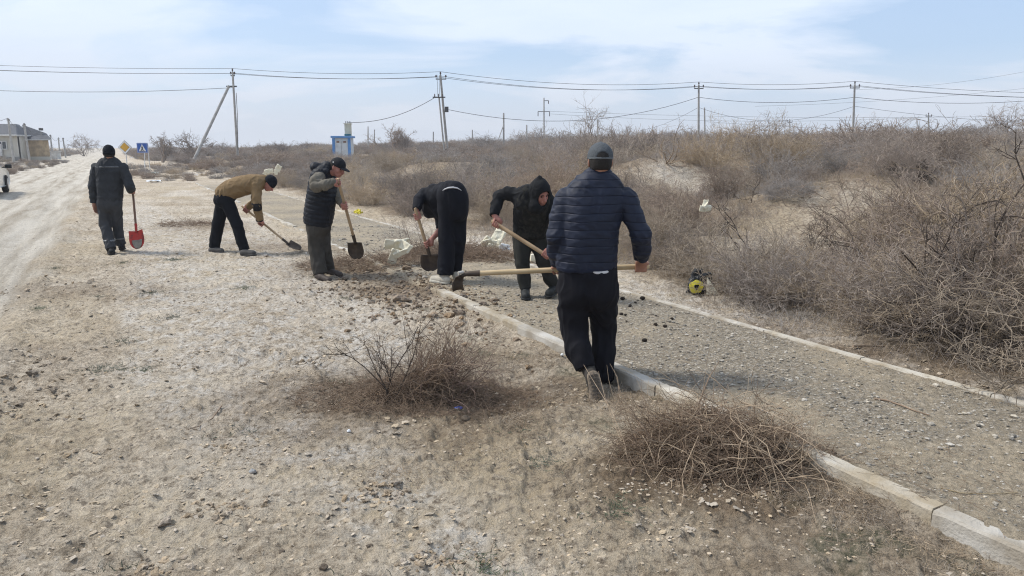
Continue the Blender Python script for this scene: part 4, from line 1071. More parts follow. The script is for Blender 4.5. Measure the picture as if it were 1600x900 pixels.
# chamfered corner then side wing set back
x2 = X(44, 99); y2 = 99.0
wallp('wall', [(x1, hy, -.2), (x2, y2, -.2), (x2, y2, ze), (x1, hy, ze)], M_PLAS)
wallp('wall', [(x2, y2, -.2), (x2 - 5.2, yb, -.2), (x2 - 5.2, yb, ze), (x2, y2, ze)], M_PLAS, (-.3, 0, 0))
def roofp(name, pts, fs): return MB().add(pts, fs).build(name, M_ROOF, h)
e1 = .5
A_ = [(x0, hy - e1, ze), (x1 + .3, hy - e1, ze), (x2 + e1, y2 - .1, ze), (x2 + e1 - 5.2, yb, ze), (x0 - 5, yb, ze)]
rt = [(x0, (hy + yb) / 2 - 1.5, zr), (X(29, 99), (hy + yb) / 2 - 1.5, zr), (X(29, 99) - 1.5, yb - 4, zr), (x0, yb - 4, zr)]
MB().add(A_ + rt, [(0, 1, 6, 5), (1, 2, 6), (2, 3, 7, 6), (3, 4, 8, 7), (5, 6, 7, 8), (0, 4, 3, 2, 1)]).build('roof', M_ROOF, h)
MB().tube([(x0, hy - e1 - .03, ze - .05), (x1 + .3, hy - e1 - .03, ze - .05), (x2 + e1 + .03, y2 - .1, ze - .05)], .11, 6).build('gutter', M_TRIM, h)
def window(xa, xb, za, zb, y, name='window', nx=1):
    f = MB().box(((xa + xb) / 2, y - .04, (za + zb) / 2), ((xb - xa) / 2, .05, (zb - za) / 2)).build(name, M_GLASS, h)
    mb = MB()
    for xx in np.linspace(xa, xb, nx + 1): mb.box((xx, y - .10, (za + zb) / 2), (.05, .03, (zb - za) / 2 + .06))
    for z_ in (za, zb): mb.box(((xa + xb) / 2, y - .105, z_), ((xb - xa) / 2 + .08, .03, .05))
    mb.build('frame', M_TRIM, f)
window(X(-9), X(11.5), Z(233), Z(221), hy, nx=3)
window(X(-60), X(-36), Z(233), Z(221), hy, nx=2)
MB().box((X(0.5), hy - .2, (Z(244) + Z(225)) / 2), (.30, .1, (Z(225) - Z(244)) / 2)).build('door', M_TRIM, h, bevel=.02)
for k_ in range(3):
    t0_ = .12 + .28 * k_
    a_ = np.array([x1 + (x2 - x1) * t0_, hy + (y2 - hy) * t0_]); b_ = np.array([x1 + (x2 - x1) * (t0_ + .13), hy + (y2 - hy) * (t0_ + .13)])
    MB().prism([(a_[0], a_[1] - .08, Z(234)), (b_[0], b_[1] - .08, Z(234)), (b_[0], b_[1] - .08, Z(221)), (a_[0], a_[1] - .08, Z(221))], (0, .05, 0)).build('window', M_GLASS, h)
MB().box(((x0 + x1) / 2, hy - .1, .15), ((x1 - x0) / 2, .12, .35)).build('plinth', mat('grey_plinth', (.25, .24, .22), scale=1), h)
# stone annex
w_ = empty('stone_annex', (X(60, 98), 98, 0), 'tan shell stone outbuilding with a slate blue roof right of the house', 'outbuilding')
ax0, ax1 = X(44, 98), X(76.5, 98); z1_ = Z(219, 98); z2_ = Z(207.5, 98)
MB().prism([(ax0, 98, -.1), (ax1, 98, -.1), (ax1, 98, z1_), (ax0, 98, z1_)], (-4.3, 7, 0)).build('wall', M_STONE, w_)
MB().box(((ax0 + ax1) / 2, 97.97, .22), ((ax1 - ax0) / 2 + .1, .1, .3)).build('plinth', M_PLAS, w_)
MB().box(((ax0 + ax1) / 2 + .1, 97.8, z1_ + .05), ((ax1 - ax0) / 2 + .35, .15, .07)).build('eaves_board', M_TRIM, w_)
MB().add([(ax0 - .5, 97.7, z1_ + .1), (ax1 + .5, 97.7, z1_ + .1), (ax1 - 3.9, 105.2, z1_ + .1), (ax0 - 4.9, 105.2, z1_ + .1), (ax0 - 2, 100.5, z2_ + 1.1), (ax1 - 1.7, 100.5, z2_), (ax1 - 2.9, 102.5, z2_), (ax0 - 3.2, 102.5, z2_ + 1.1)],
         [(0, 1, 5, 4), (1, 2, 6, 5), (2, 3, 7, 6), (4, 5, 6, 7), (0, 3, 2, 1), (0, 4, 7, 3)]).build('roof', M_ROOF, w_)
px_ = W(87, 243, 112); t_ = empty('low_white_shed', (px_[0], 112, 0), 'tiny white shed with a flat lid beside the end of the stone wall', 'shed')
MB().box((px_[0], 112, .5), (.5, .5, .6)).build('wall', M_TRIM, t_); MB().box((px_[0], 112, 1.15), (.7, .6, .05)).build('lid', M_TRIM, t_)

# ---------------------------------------------------------------- parked car (mostly outside the picture)
M_CAR = mat('pearl_white_paint', (.52, .52, .50), (.48, .48, .46), scale=2, rough=.25, spec=.5, coat=.6)
M_TYRE = mat('tyre_rubber', (.022, .021, .02), scale=9, rough=.85)
M_RIM = mat('alloy_rim', (.45, .45, .46), scale=4, rough=.3, metal=.8)
M_CGL = mat('car_glass', (.02, .025, .03), scale=1, rough=.08, spec=.6)
M_BLK = mat('black_plastic', (.018, .018, .018), scale=8, rough=.5)
fw = G(9.5, 300.5, -.03)                      # front right wheel contact
fu, fv = uv(fw[0], fw[1])
def CP(l, s, z):                               # l back from the front axle, s to the left of the right wheel plane
    x, y = xy(fu - l, fv - s); return np.array([x, y, z - .03])
car = empty('parked_car', tuple(CP(1.3, .85, 0)), 'white sedan cut off by the left picture edge with its black mirror showing', 'car')
prof = [(-.88, .38), (-.90, .62), (-.78, .76), (-.1, .92), (.25, .97), (3.0, 1.02), (3.55, .98), (3.66, .85), (3.62, .40), (3.3, .28), (-.6, .26)]
wsec = [(0.0, 1.0), (.02, .985), (.09, .93)]
def body_rows(prof, ins):
    mb = MB(); n = len(prof)
    rows = []
    for s in (-.04, -.085, -.085, -.04):
        pass
    ys = [(-.03, .94), (-.09, 1.0), (-.09, 1.0)]
    sides = [-.03, -.09, .85, 1.79, 1.73]
    scl = [.965, 1.0, 1.0, 1.0, .965]
    cxm = sum(p[0] for p in prof) / n; czm = .6
    for s, k in zip(sides, scl):
        rows.append([CP(cxm + (l - cxm) * k, s, czm + (z - czm) * k) for l, z in prof])
    vs = [p for r in rows for p in r]
    fs = [(i * n + j, i * n + (j + 1) % n, (i + 1) * n + (j + 1) % n, (i + 1) * n + j) for i in range(len(rows) - 1) for j in range(n)]
    fs += [tuple(range(n))[::-1], tuple(range((len(rows) - 1) * n, len(rows) * n))]
    return mb.add(vs, fs)
body_rows(prof, 0).build('body', M_CAR, car, True, bevel=.02)
gp = [(.28, .96), (.98, 1.38), (1.3, 1.45), (2.1, 1.44), (2.55, 1.34), (3.15, 1.0)]
mb = MB(); n = len(gp)
rows = [[CP(l, .02 + .22 * (z - .95) / .5, z) for l, z in gp], [CP(l, 1.68 - .22 * (z - .95) / .5, z) for l, z in gp]]
mb.add(rows[0] + rows[1], [tuple(range(n))[::-1], tuple(range(n, 2 * n))] + [(i, (i + 1) % n, n + (i + 1) % n, n + i) for i in range(n)])
mb.build('windows', M_CGL, car, False, bevel=.015)
rf = MB(); r2 = [(.95, 1.39), (1.3, 1.475), (2.1, 1.465), (2.58, 1.355)]
rf.add([CP(l, .19, z) for l, z in r2] + [CP(l, 1.51, z) for l, z in r2] + [CP(l, .19, z - .03) for l, z in r2] + [CP(l, 1.51, z - .03) for l, z in r2],
       [(i, i + 1, 5 + i, 4 + i) for i in range(3)] + [(8 + i, 12 + i, 13 + i, 9 + i) for i in range(3)] + [(i, 8 + i, 9 + i, i + 1) for i in range(3)] + [(4 + i, 5 + i, 13 + i, 12 + i) for i in range(3)] + [(0, 4, 12, 8), (3, 11, 15, 7)])
rf.build('roof', M_CAR, car)
for l in (0, 2.65):
    for s in (-.10, 1.60):
        c0 = CP(l, s, .33); ax = np.array([*(-DV), 0.0])
        wv = MB().tube([c0, c0 + ax * .02, c0 + ax * .18, c0 + ax * .2], [.29, .325, .325, .29], 24).build('wheel', M_TYRE, car, True)
        MB().tube([c0 - ax * .01, c0 + ax * .04], [.20, .21], 20).build('rim', M_RIM, wv, True)
mm = MB(); mc = CP(.62, -.24, 1.0)
R_ = np.array([[*DV, 0], [*DU, 0], [0, 0, 1]])
mm.box(mc, (.11, .06, .075), R_); mm.build('mirror', M_BLK, car, True, bevel=.035)
MB().box(CP(.62, -.12, .96), (.08, .03, .02), R_).build('mirror_arm', M_BLK, car)
for s in (.12, 1.58): MB().box(CP(3.64, s, .82), (.16, .03, .07), R_).build('tail_light', mat('red_lens', (.35, .01, .01), scale=4, rough=.2), car)
MB().box(CP(3.67, .85, .35), (.8, .04, .1), R_).build('bumper', M_CAR, car, True, bevel=.03)

# ---------------------------------------------------------------- litter
def crumple(name, c, sx, sy, m, label, seed, cat='litter', up=.5, R=None, fold=.35, lift=0.0, group=None, poly=None, n=34):
    rs = np.random.default_rng(seed)
    a, b = np.meshgrid(np.linspace(-1, 1, n), np.linspace(-1, 1, n), indexing='ij')
    g1 = np.abs(noise3(a * 1.6 + seed, b * 1.6, np.float32(.3))) ; g2 = np.abs(noise3(a * 2.2, b * 2.2 + seed, np.float32(4.3)))
    z = (.6 - g1 * 1.3 + .3 * g2) * fold
    X_ = a * sx * (1 - .25 * g2) + noise3(a * 2, b * 2, np.float32(9 + seed)) * sx * .35; Y_ = b * sy + noise3(a * 2 + 5, b * 2, np.float32(2 + seed)) * sy * .35
    loc = np.stack([X_, Y_, z * sx + lift], -1).reshape(-1, 3)
    if R is not None: loc = loc @ np.array(R)
    V = loc + np.array(c)
    i, j = np.meshgrid(np.arange(n - 1), np.arange(n - 1), indexing='ij')
    k1 = np.stack([i * n + j, (i + 1) * n + j, (i + 1) * n + j + 1, i * n + j + 1], -1).reshape(-1, 4)
    ac, bc = ((i + .5) / (n - 1) * 2 - 1).ravel(), ((j + .5) / (n - 1) * 2 - 1).ravel()
    edge = np.hypot(ac, bc) + .35 * noise3(np.arctan2(bc, ac) * 1.3 + seed, ac * 1.2, np.float32(1.7 * seed))
    k1 = k1[edge < .98]
    me = mesh_np(name, V, k1, m, True); o = link(name, me)
    md = o.modifiers.new('thickness', 'SOLIDIFY'); md.thickness = .003
    return tag(o, label, cat, group)
M_SACK = mat('woven_sack', (.74, .70, .56), (.64, .59, .45), scale=6, rough=.8, bump=.002, bscale=80)
M_BAGW = mat('white_plastic', (.72, .73, .73), (.6, .62, .64), scale=6, rough=.45)
M_YEL = mat('yellow_plastic', (.72, .62, .06), (.6, .5, .05), scale=6, rough=.45)
M_BKP = mat('black_bag_plastic', (.02, .022, .024), scale=6, rough=.4)
def rot(e, f_, g_):
    return np.array(Matrix.Rotation(g_, 3, 'Z') @ Matrix.Rotation(f_, 3, 'Y') @ Matrix.Rotation(e, 3, 'X')).T
crumple('plastic_bag', G(560, 334, .1) + (0, 0, .03), .10, .08, M_YEL, 'crumpled yellow bag at the edge of the scrub behind the vest wearing worker', 14, 'bag', R=rot(.7, .1, 0), fold=.8)
crumple('plastic_bag', G(242, 285, .0) + (0, 0, .05), .32, .35, M_BAGW, 'white and pale blue plastic sheet on the ground below the signs', 15, 'bag', fold=.3)
crumple('plastic_bag', G(238, 275, .0) + (0, 0, .15), .32, .35, mat('grey_plastic', (.42, .44, .42), (.2, .22, .2), scale=6), 'greyish rubbish lying in the scrub just above the white plastic sheet', 16, 'litter', fold=.4)
crumple('plastic_bag', G(307, 276, .0) + (0, 0, .08), .10, .10, M_BAGW, 'small white scrap on the ground far behind the brown jacket worker', 17, 'litter', fold=.6)
crumple('plastic_bag', G(206, 247, .4), .22, .15, M_BAGW, 'tiny white scrap hanging in the scrub between the two signs', 18, 'litter', fold=.6)
c = G(716, 641, -.06)
crumple('wrapper', c + (0, 0, .012), .028, .02, mat('blue_wrapper', (.02, .08, .45), (.5, .55, .7), scale=40, rough=.35, lo=.5, hi=.62), 'crumpled blue wrapper beside a tan stone in front of the bush', 19, 'wrapper', fold=.6, n=12)
def stone(px, py, r, label, m, seed, sq=.65, cat='stone', group=None, dz=0.0):
    me = rock_mesh('stone', seed, m, 3, sq, .22)
    for p in me.polygons: p.use_smooth = True
    p = G(px, py, -.03)
    o = bpy.data.objects.new('stone', me); col.objects.link(o); o.scale = (r, r * .8, r)
    o.location = (p[0], p[1], float(ground(p[0], p[1])) + r * sq * .35 + dz); o.rotation_euler = (0, 0, seed); tag(o, label, cat, group)
M_ST = mat('tan_stone', (.36, .29, .22), (.26, .2, .15), scale=4, rough=.9, bump=.05)
M_STG = mat('grey_stone', (.30, .30, .29), (.2, .2, .2), scale=4, rough=.8)
M_DUNG = mat('dark_dry_ball', (.085, .065, .05), (.05, .038, .03), scale=6, rough=.95, bump=.1)
stone(727, 645, .035, 'tan stone beside the blue wrapper in front of the bush', M_ST, 3, .6)
stone(545, 671, .013, 'small white pebble in front of the left foot of the bush', M_BAGW, 4, .8)
stone(394, 729, .024, 'smooth grey stone on the bare soil left of the middle', M_STG, 5, .6)
stone(505, 887, .018, 'pale broken stone at the bottom edge below the middle', M_ST, 6, .7)
stone(577, 845, .016, 'pale chip near the bottom edge', M_ST, 7, .7)
stone(440, 855, .016, 'pale flat stone near the bottom edge left of the middle', M_ST, 8, .6)
stone(1207, 757, .013, 'small pinkish stone at the front foot of the kerbside brush heap', M_ST, 9, .8)
stone(878, 564, .014, 'white pebble on the creeper beside the left kerb', M_BAGW, 11, .8)
stone(765, 885, .018, 'grey stone at the bottom edge of the picture', M_STG, 12, .6)
for k_, (px, py, r) in enumerate([(1004, 468, .034), (973, 468, .034), (985, 478, .018), (1007, 533, .027), (1024, 508, .026), (1039, 511, .024), (1050, 498, .019), (993, 473, .018), (984, 479, .02), (971, 492, .024), (977, 493, .018), (1025, 494, .014), (1034, 542, .011), (979, 502, .012), (1090, 524, .013)]):
    p = G(px, py, .04)
    me = bpy.data.meshes.get('dung_mesh') or rock_mesh('dung_mesh', 2, M_DUNG, 2, .85, .12)
    o = bpy.data.objects.new('dark_clod', me); col.objects.link(o); r *= .88; o.scale = (r, r * .92, r * .85); o.location = (p[0], p[1], float(ground(p[0], p[1])) + r * .6); o.rotation_euler = (0, 0, k_)
    tag(o, 'dark round dry clod lying on the gravel path right of the navy jacket worker', 'clod', 'dark clods on the path')
# black rubbish with yellow lid and cream scrap
c = G(1092, 462, .03); d_ = c[1] + .05
ring = MB(); cc_ = W(1088, 448, d_ - .02)
n = 26; V = []
for k_ in range(n):
    a = 2 * math.pi * k_ / n; q = 1 + .13 * math.sin(a * 2 + 1) + .06 * math.sin(a * 5)
    for (rr_, yy) in ((.078 * q, -.004), (.03 * (1 + .2 * math.sin(3 * a)), -.016), (.03 * (1 + .2 * math.sin(3 * a)), -.006), (.078 * q, .006)):
        V.append(cc_ + np.array([math.cos(a) * rr_ * .92, yy + .25 * math.sin(a) * rr_, math.sin(a) * rr_ * 1.0]))
ring.add(V, [(k_ * 4 + j, k_ * 4 + (j + 1) % 4, ((k_ + 1) % n) * 4 + (j + 1) % 4, ((k_ + 1) % n) * 4 + j) for k_ in range(n) for j in range(4)])
o = ring.build('yellow_lid', M_YEL, None, True); tag(o, 'round yellow plastic ring lying against the black rubbish bag', 'lid')
a_ = W(1105, 434, d_ - .05); b_ = W(1124, 460, d_ - .12); e_ = W(1104, 460, d_ - .12)
o = MB().prism([a_, b_, e_], (0.01, .05, .004)).build('cream_scrap', M_SACK, None); tag(o, 'pointed cream scrap leaning right of the black rubbish bag', 'litter')
o = MB().box(W(838, 403, G(838, 408, .05)[1]), (.09, .05, .05), rot(0, .1, .2)).build('concrete_block', M_SACK, None, bevel=.01); tag(o, 'pale block lying behind the legs of the hooded worker', 'block')
# ================================================================ people
class Fld:
    def __init__(s, lo, hi, res):
        s.lo = np.array(lo, float); s.res = res
        s.n = np.maximum(4, np.ceil((np.array(hi) - s.lo) / res).astype(int) + 1)
        s.ax = [s.lo[i] + np.arange(s.n[i]) * res for i in range(3)]
        s.d = np.full(s.n, .07, np.float32)
    def _go(s, lo, hi, fn, k, op):
        pad = .06 if op == 'u' else .02
        i0 = np.clip(np.floor((np.array(lo) - pad - s.lo) / s.res).astype(int), 0, s.n); i1 = np.clip(np.ceil((np.array(hi) + pad - s.lo) / s.res).astype(int) + 1, 0, s.n)
        if (i1 <= i0).any(): return s
        X = s.ax[0][i0[0]:i1[0], None, None]; Y = s.ax[1][None, i0[1]:i1[1], None]; Z_ = s.ax[2][None, None, i0[2]:i1[2]]
        e = fn(X, Y, Z_).astype(np.float32)
        sl = (slice(i0[0], i1[0]), slice(i0[1], i1[1]), slice(i0[2], i1[2])); d = s.d[sl]
        if op == 'u':
            h = np.maximum(k - np.abs(d - e), 0) / k; s.d[sl] = np.minimum(d, e) - h * h * k * .25
        elif op == 's':
            e = -e; h = np.maximum(k - np.abs(d - e), 0) / k; s.d[sl] = np.maximum(d, e) + h * h * k * .25
        return s
    def cone(s, a, b, ra, rb=None, k=.015, op='u'):
        a, b = np.array(a, float), np.array(b, float); rb = ra if rb is None else rb; R = max(ra, rb)
        ab = b - a; L2 = float(ab @ ab) + 1e-9
        def fn(X, Y, Z_):
            px, py, pz = X - a[0], Y - a[1], Z_ - a[2]
            t = np.clip((px * ab[0] + py * ab[1] + pz * ab[2]) / L2, 0, 1)
            return np.sqrt((px - t * ab[0]) ** 2 + (py - t * ab[1]) ** 2 + (pz - t * ab[2]) ** 2) - (ra + (rb - ra) * t)
        return s._go(np.minimum(a, b) - R, np.maximum(a, b) + R, fn, k, op)
    def ell(s, c, R, r, k=.015, op='u'):
        c = np.array(c, float); R = np.array(R, float); r = np.array(r, float); m = r.max()
        def fn(X, Y, Z_):
            p = [(X - c[0]) * R[i][0] + (Y - c[1]) * R[i][1] + (Z_ - c[2]) * R[i][2] for i in range(3)]
            k0 = np.sqrt(sum((p[i] / r[i]) ** 2 for i in range(3))); k1 = np.sqrt(sum((p[i] / r[i] ** 2) ** 2 for i in range(3))) + 1e-6
            return k0 * (k0 - 1) / k1
        return s._go(c - m, c + m, fn, k, op)
    def box(s, c, R, h, rad, k=.015, op='u'):
        c = np.array(c, float); R = np.array(R, float); h = np.array(h, float); m = np.linalg.norm(h) + rad
        def fn(X, Y, Z_):
            q = [np.abs((X - c[0]) * R[i][0] + (Y - c[1]) * R[i][1] + (Z_ - c[2]) * R[i][2]) - h[i] for i in range(3)]
            return np.sqrt(sum(np.maximum(v, 0) ** 2 for v in q)) + np.minimum(np.maximum(np.maximum(q[0], q[1]), q[2]), 0) - rad
        return s._go(c - m, c + m, fn, k, op)
    def cut(s, p, nrm, k=.006):          # remove the side the normal points to
        p = np.array(p, float); nrm = np.array(nrm, float) / np.linalg.norm(nrm)
        e = ((s.ax[0][:, None, None] - p[0]) * nrm[0] + (s.ax[1][None, :, None] - p[1]) * nrm[1] + (s.ax[2][None, None, :] - p[2]) * nrm[2]).astype(np.float32)
        h = np.maximum(k - np.abs(s.d - e), 0) / k; s.d = np.maximum(s.d, e) + h * h * k * .25; return s
    def copy(s):
        o = Fld.__new__(Fld); o.lo, o.res, o.n, o.ax, o.d = s.lo, s.res, s.n, s.ax, s.d.copy(); return o
    def off(s, a): s.d = s.d - a; return s
    def net(s):
        """surface nets"""
        d = s.d; d[0] = d[-1] = .05; d[:, 0] = d[:, -1] = .05; d[:, :, 0] = d[:, :, -1] = .05
        sg = d < 0
        c = sum(sg[i:s.n[0] - 1 + i, j:s.n[1] - 1 + j, k:s.n[2] - 1 + k].astype(np.int8) for i in (0, 1) for j in (0, 1) for k in (0, 1))
        act = (c > 0) & (c < 8); I = np.argwhere(act); ids = np.full(act.shape, -1, np.int32); ids[act] = np.arange(len(I))
        off = np.array([(i, j, k) for i in (0, 1) for j in (0, 1) for k in (0, 1)])
        val = np.stack([d[I[:, 0] + o[0], I[:, 1] + o[1], I[:, 2] + o[2]] for o in off], 1)
        acc = np.zeros((len(I), 3)); cnt = np.zeros(len(I))
        for a in range(8):
            for b in range(a + 1, 8):
                if np.abs(off[a] - off[b]).sum() != 1: continue
                va, vb = val[:, a], val[:, b]; m = (va < 0) != (vb < 0)
                t = np.where(m, va / np.where(m, va - vb, 1), 0)
                p = off[a] + t[:, None] * (off[b] - off[a]); acc[m] += p[m]; cnt[m] += 1
        V = s.lo + (I + acc / np.maximum(cnt, 1)[:, None]) * s.res
        F = []
        for ax in range(3):
            o1, o2 = [x for x in range(3) if x != ax]
            A = np.take(sg, np.arange(s.n[ax] - 1), ax); B_ = np.take(sg, np.arange(1, s.n[ax]), ax)
            E = np.argwhere(A != B_); E = E[(E[:, o1] > 0) & (E[:, o2] > 0) & (E[:, o1] < s.n[o1] - 1) & (E[:, o2] < s.n[o2] - 1)]
            fl = A[E[:, 0], E[:, 1], E[:, 2]]
            q = []
            for (p1, p2) in ((0, 0), (-1, 0), (-1, -1), (0, -1)):
                G_ = E.copy(); G_[:, o1] += p1; G_[:, o2] += p2; q.append(ids[G_[:, 0], G_[:, 1], G_[:, 2]])
            q = np.stack(q, 1)
            if ax == 1: fl = ~fl
            q[~fl] = q[~fl][:, ::-1]; F.append(q)
        F = np.concatenate(F); F = F[(F >= 0).all(1)]
        return V, F
def normals(V, F):
    n = np.cross(V[F[:, 2]] - V[F[:, 0]], V[F[:, 3]] - V[F[:, 1]]); N_ = np.zeros_like(V)
    for i in range(4):
        for a in range(3): N_[:, a] += np.bincount(F[:, i], n[:, a], len(V))
    return N_ / (np.linalg.norm(N_, axis=1)[:, None] + 1e-9)
def smooth_v(V, F, it=1):
    for _ in range(it):
        S = np.zeros_like(V); c = np.zeros(len(V))
        for i in range(4):
            j = F[:, (i + 1) % 4]; k = F[:, i]
            for a in range(3): S[:, a] += np.bincount(k, V[j, a], len(V)) + np.bincount(j, V[k, a], len(V))
            c += np.bincount(k, minlength=len(V)) + np.bincount(j, minlength=len(V))
        V = .5 * V + .5 * S / np.maximum(c, 1)[:, None]
    return V
def cloth(name, fld, m, parent, wr=.006, ws=9.0, quilt=None, seed=0.0, it=1, st=(1, 1, 1)):
    V, F = fld.net(); V = smooth_v(V, F, it)
    Nn = normals(V, F)
    x, y, z = V[:, 0] * ws * st[0] + seed, V[:, 1] * ws * st[1], V[:, 2] * ws * st[2]
    if wr:
        wx = noise3(x * .6, y * .6, z * .6 + 3) * 1.1
        f = np.abs(noise3(x + wx, y + wx, z * .8 + wx)); g = np.abs(noise3(x * 2.1 + wx, y * 2.1, z * 1.7 + 7 + wx))
        disp = (.28 - f) * wr * 2.0 + (.25 - g) * wr * .8
        V = V + Nn * disp[:, None]
    q_ = None
    if quilt is not None:
        r_ = quilt(V)
        if isinstance(r_, tuple): r_, q_ = r_
        V = V + Nn * r_[:, None]
    me = mesh_np(name, V, F, m, True)
    if q_ is not None: me.attributes.new('quilt', 'FLOAT', 'POINT').data.foreach_set('value', q_.astype(np.float32))
    return link(name, me, parent)
def nz(v): v = np.array(v, float); return v / np.linalg.norm(v)
def bars(F, sl, k=.012, n=5):
    for (c0, r0, w0, d0), (c1, r1, w1, d1) in zip(sl[:-1], sl[1:]):
        for t in np.linspace(0, 1, n, endpoint=False if (c1 is not sl[-1][0]) else True):
            c = np.array(c0) * (1 - t) + np.array(c1) * t; r = nz(np.array(r0) * (1 - t) + np.array(r1) * t); w_ = w0 * (1 - t) + w1 * t; d = d0 * (1 - t) + d1 * t
            F.cone(c - r * max(w_ - d, .001), c + r * max(w_ - d, .001), d, d, k)
def head(F, c, f, u, k=.012, neck=None, nr=.056):
    f, u = nz(f), nz(u); f = nz(f - u * (f @ u)); r = np.cross(f, u); R = [r, f, u]
    F.ell(c + u * .028 - f * .012, R, (.075, .093, .092), k)
    F.ell(c + f * .026 - u * .03, R, (.060, .066, .080), k + .01)
    F.cone(c + f * .045 - u * .085 - r * .016, c + f * .045 - u * .085 + r * .016, .030, .030, .02)   # jaw, chin
    F.cone(c + f * .086 + u * .008, c + f * .110 - u * .034, .008, .013, .010)                           # nose
    for s_ in (-1, 1):
        F.cone(c + f * .076 + u * .026 + r * s_ * .014, c + f * .068 + u * .024 + r * s_ * .045, .012, .010, .012)
        F.ell(c + f * .078 + r * s_ * .031 + u * .004, R, (.016, .014, .011), .010, 's')                # eye socket
        F.ell(c + f * .052 - u * .025 + r * s_ * .040, R, (.022, .022, .022), .02)                      # cheek
        F.ell(c + r * s_ * .076 - f * .008 - u * .004, [nz(r + f * s_ * .5), nz(f - r * s_ * .5), u], (.008, .018, .032), .005)   # ear
    F.cone(c + f * .088 - u * .052 - r * .02, c + f * .088 - u * .052 + r * .02, .009, .009, .008)
    F.cone(c + f * .086 - u * .064 - r * .017, c + f * .086 - u * .064 + r * .017, .009, .009, .008)
    F.cone(c - f * .02 - u * .05, neck, nr, nr + .006, .03)
    return R
def grip(F, c, a, wrist, hr, sgn=1, k=.005):
    """hand closed round a shaft through c with axis a; returns nothing"""
    a = nz(a) * sgn; w_ = np.array(wrist) - c; w_ = w_ - a * (w_ @ a); w_ = nz(w_)
    co, si = math.cos(math.radians(48)), math.sin(math.radians(48)); aw = np.cross(a, w_)
    e1 = co * w_ + si * aw; e2 = np.cross(a, e1)
    def Q(th, rho, s_): th = math.radians(th); return c + a * s_ + rho * (math.cos(th) * e1 + math.sin(th) * e2)
    ctr = c + e1 * (hr + .016) - e2 * .010
    F.box(ctr, [a, e1, e2], (.030, .004, .030), .011, .01)
    F.cone(ctr - e2 * .028, wrist, .030, .029, .02)
    for i, (rf, ln) in enumerate([(.0095, 1.0), (.0098, 1.06), (.0093, 1.0), (.0082, .88)]):
        s_ = (1.5 - i) * .0215
        pts = [Q(th * ln, hr + .010 + (.003 if j_ == 1 else 0), s_) for j_, th in enumerate((42, 92, 150, 212))]
        pts[0] = ctr + e2 * .032 + a * s_ + e1 * .0
        for p, q, r1, r2 in zip(pts[:-1], pts[1:], (rf * 1.06, rf, rf * .95), (rf, rf * .95, rf * .85)): F.cone(p, q, r1, r2, k)
    t0 = ctr - e2 * .022 + a * .030
    t1, t2, t3 = Q(-52, hr + .014, .048), Q(-95, hr + .011, .045), Q(-140, hr + .010, .036)
    F.cone(t0, t1, .014, .012, k + .003); F.cone(t1, t2, .0115, .0105, k); F.cone(t2, t3, .0105, .009, k)
def loose_hand(F, wrist, d, n, t, k=.005):
    """relaxed hand hanging along d, palm normal n, thumb towards t"""
    d, n = nz(d), nz(n); t = nz(np.array(t) - d * (np.array(t) @ d)); n = np.cross(d, t) if False else nz(n - d * (n @ d) - t * (n @ t))
    pc = wrist + d * .055
    F.box(pc, [t, n, d], (.028, .003, .034), .011, .012); F.cone(wrist - d * .03, wrist + d * .03, .028, .030, .015)
    for i, (rf, L) in enumerate([(.0092, .070), (.0096, .078), (.0092, .072), (.008, .056)]):
        b = wrist + d * .098 + t * (1.5 - i) * .0205
        q0 = b; dd = nz(d + n * .15)
        for j in range(3):
            q1 = q0 + dd * L * (.44, .31, .25)[j]; F.cone(q0, q1, rf * (1 - .07 * j), rf * (.93 - .07 * j), k); q0 = q1; dd = nz(dd + n * (.35 + .08 * i))
    b = pc + t * .026 - d * .025; m_ = b + nz(t * .6 + d * .8 + n * .35) * .042; F.cone(b, m_, .013, .0105, .008); F.cone(m_, m_ + nz(d + n * .4) * .030, .0105, .0085, k)
def bbox(pts, pad): P = np.array(pts); return P.min(0) - pad, P.max(0) + pad

M_SKIN = mat('weathered_skin', (.36, .185, .125), (.30, .145, .095), scale=14, rough=.55, spec=.35, bump=.0012, bscale=180)
M_SKINR = mat('ruddy_skin', (.38, .17, .13), (.30, .13, .10), scale=14, rough=.55, spec=.35, bump=.0012, bscale=180)
M_HAIR = mat('black_hair', (.012, .010, .009), (.02, .017, .015), scale=120, rough=.7, bump=.002, bscale=300)
M_EYE = mat('dark_eye', (.02, .015, .012), scale=10, rough=.2)
def fabric(name, c, k=.75, rough=.85, b=.0012, bs=350, sheen=.0, spec=.2): return mat(name, c, tuple(x * k for x in c), scale=9, rough=rough, bump=b, bscale=bs, sheen=sheen, spec=spec)

def shoe(parent, heel, toe, m_up, m_sole, ankle, up=(0, 0, 1), L=.28, w_=.046, sole=.022):
    f = nz(np.array(toe) - heel); up = nz(np.array(up) - f * (np.array(up) @ f)); heel = np.array(heel, float); toe = heel + f * L
    lo, hi = bbox([heel, toe, ankle], .12)
    F = Fld(lo, hi, .006); r = np.cross(f, up)
    F.cone(heel + up * .042 + f * .035, heel + up * .050 + f * .10, .041, .043, .02); F.cone(heel + up * .050 + f * .10, toe + up * .040 - f * .045, .046, w_ - .004, .02)
    F.cone(heel + up * .06 + f * .045, np.array(ankle), .045, .050, .03)
    F.cut(heel + up * .012, -up)
    o = cloth('shoe', F, m_up, parent, .0015, 20)
    S_ = Fld(lo, hi, .006)
    for sc_, (p0, p1, ra, rb) in enumerate([(.04, .12, .040, .042), (.12, L - .048, .043, w_ + .002)]):
        for s_ in (-.004, .004): S_.cone(heel + f * p0 + r * s_ + up * .014, heel + f * p1 + r * s_ + up * .014, ra, rb, .015)
    S_.cut(heel + up * sole, up); S_.cut(heel + up * .001, -up)
    cloth('sole', S_, m_sole, o, 0, 9)

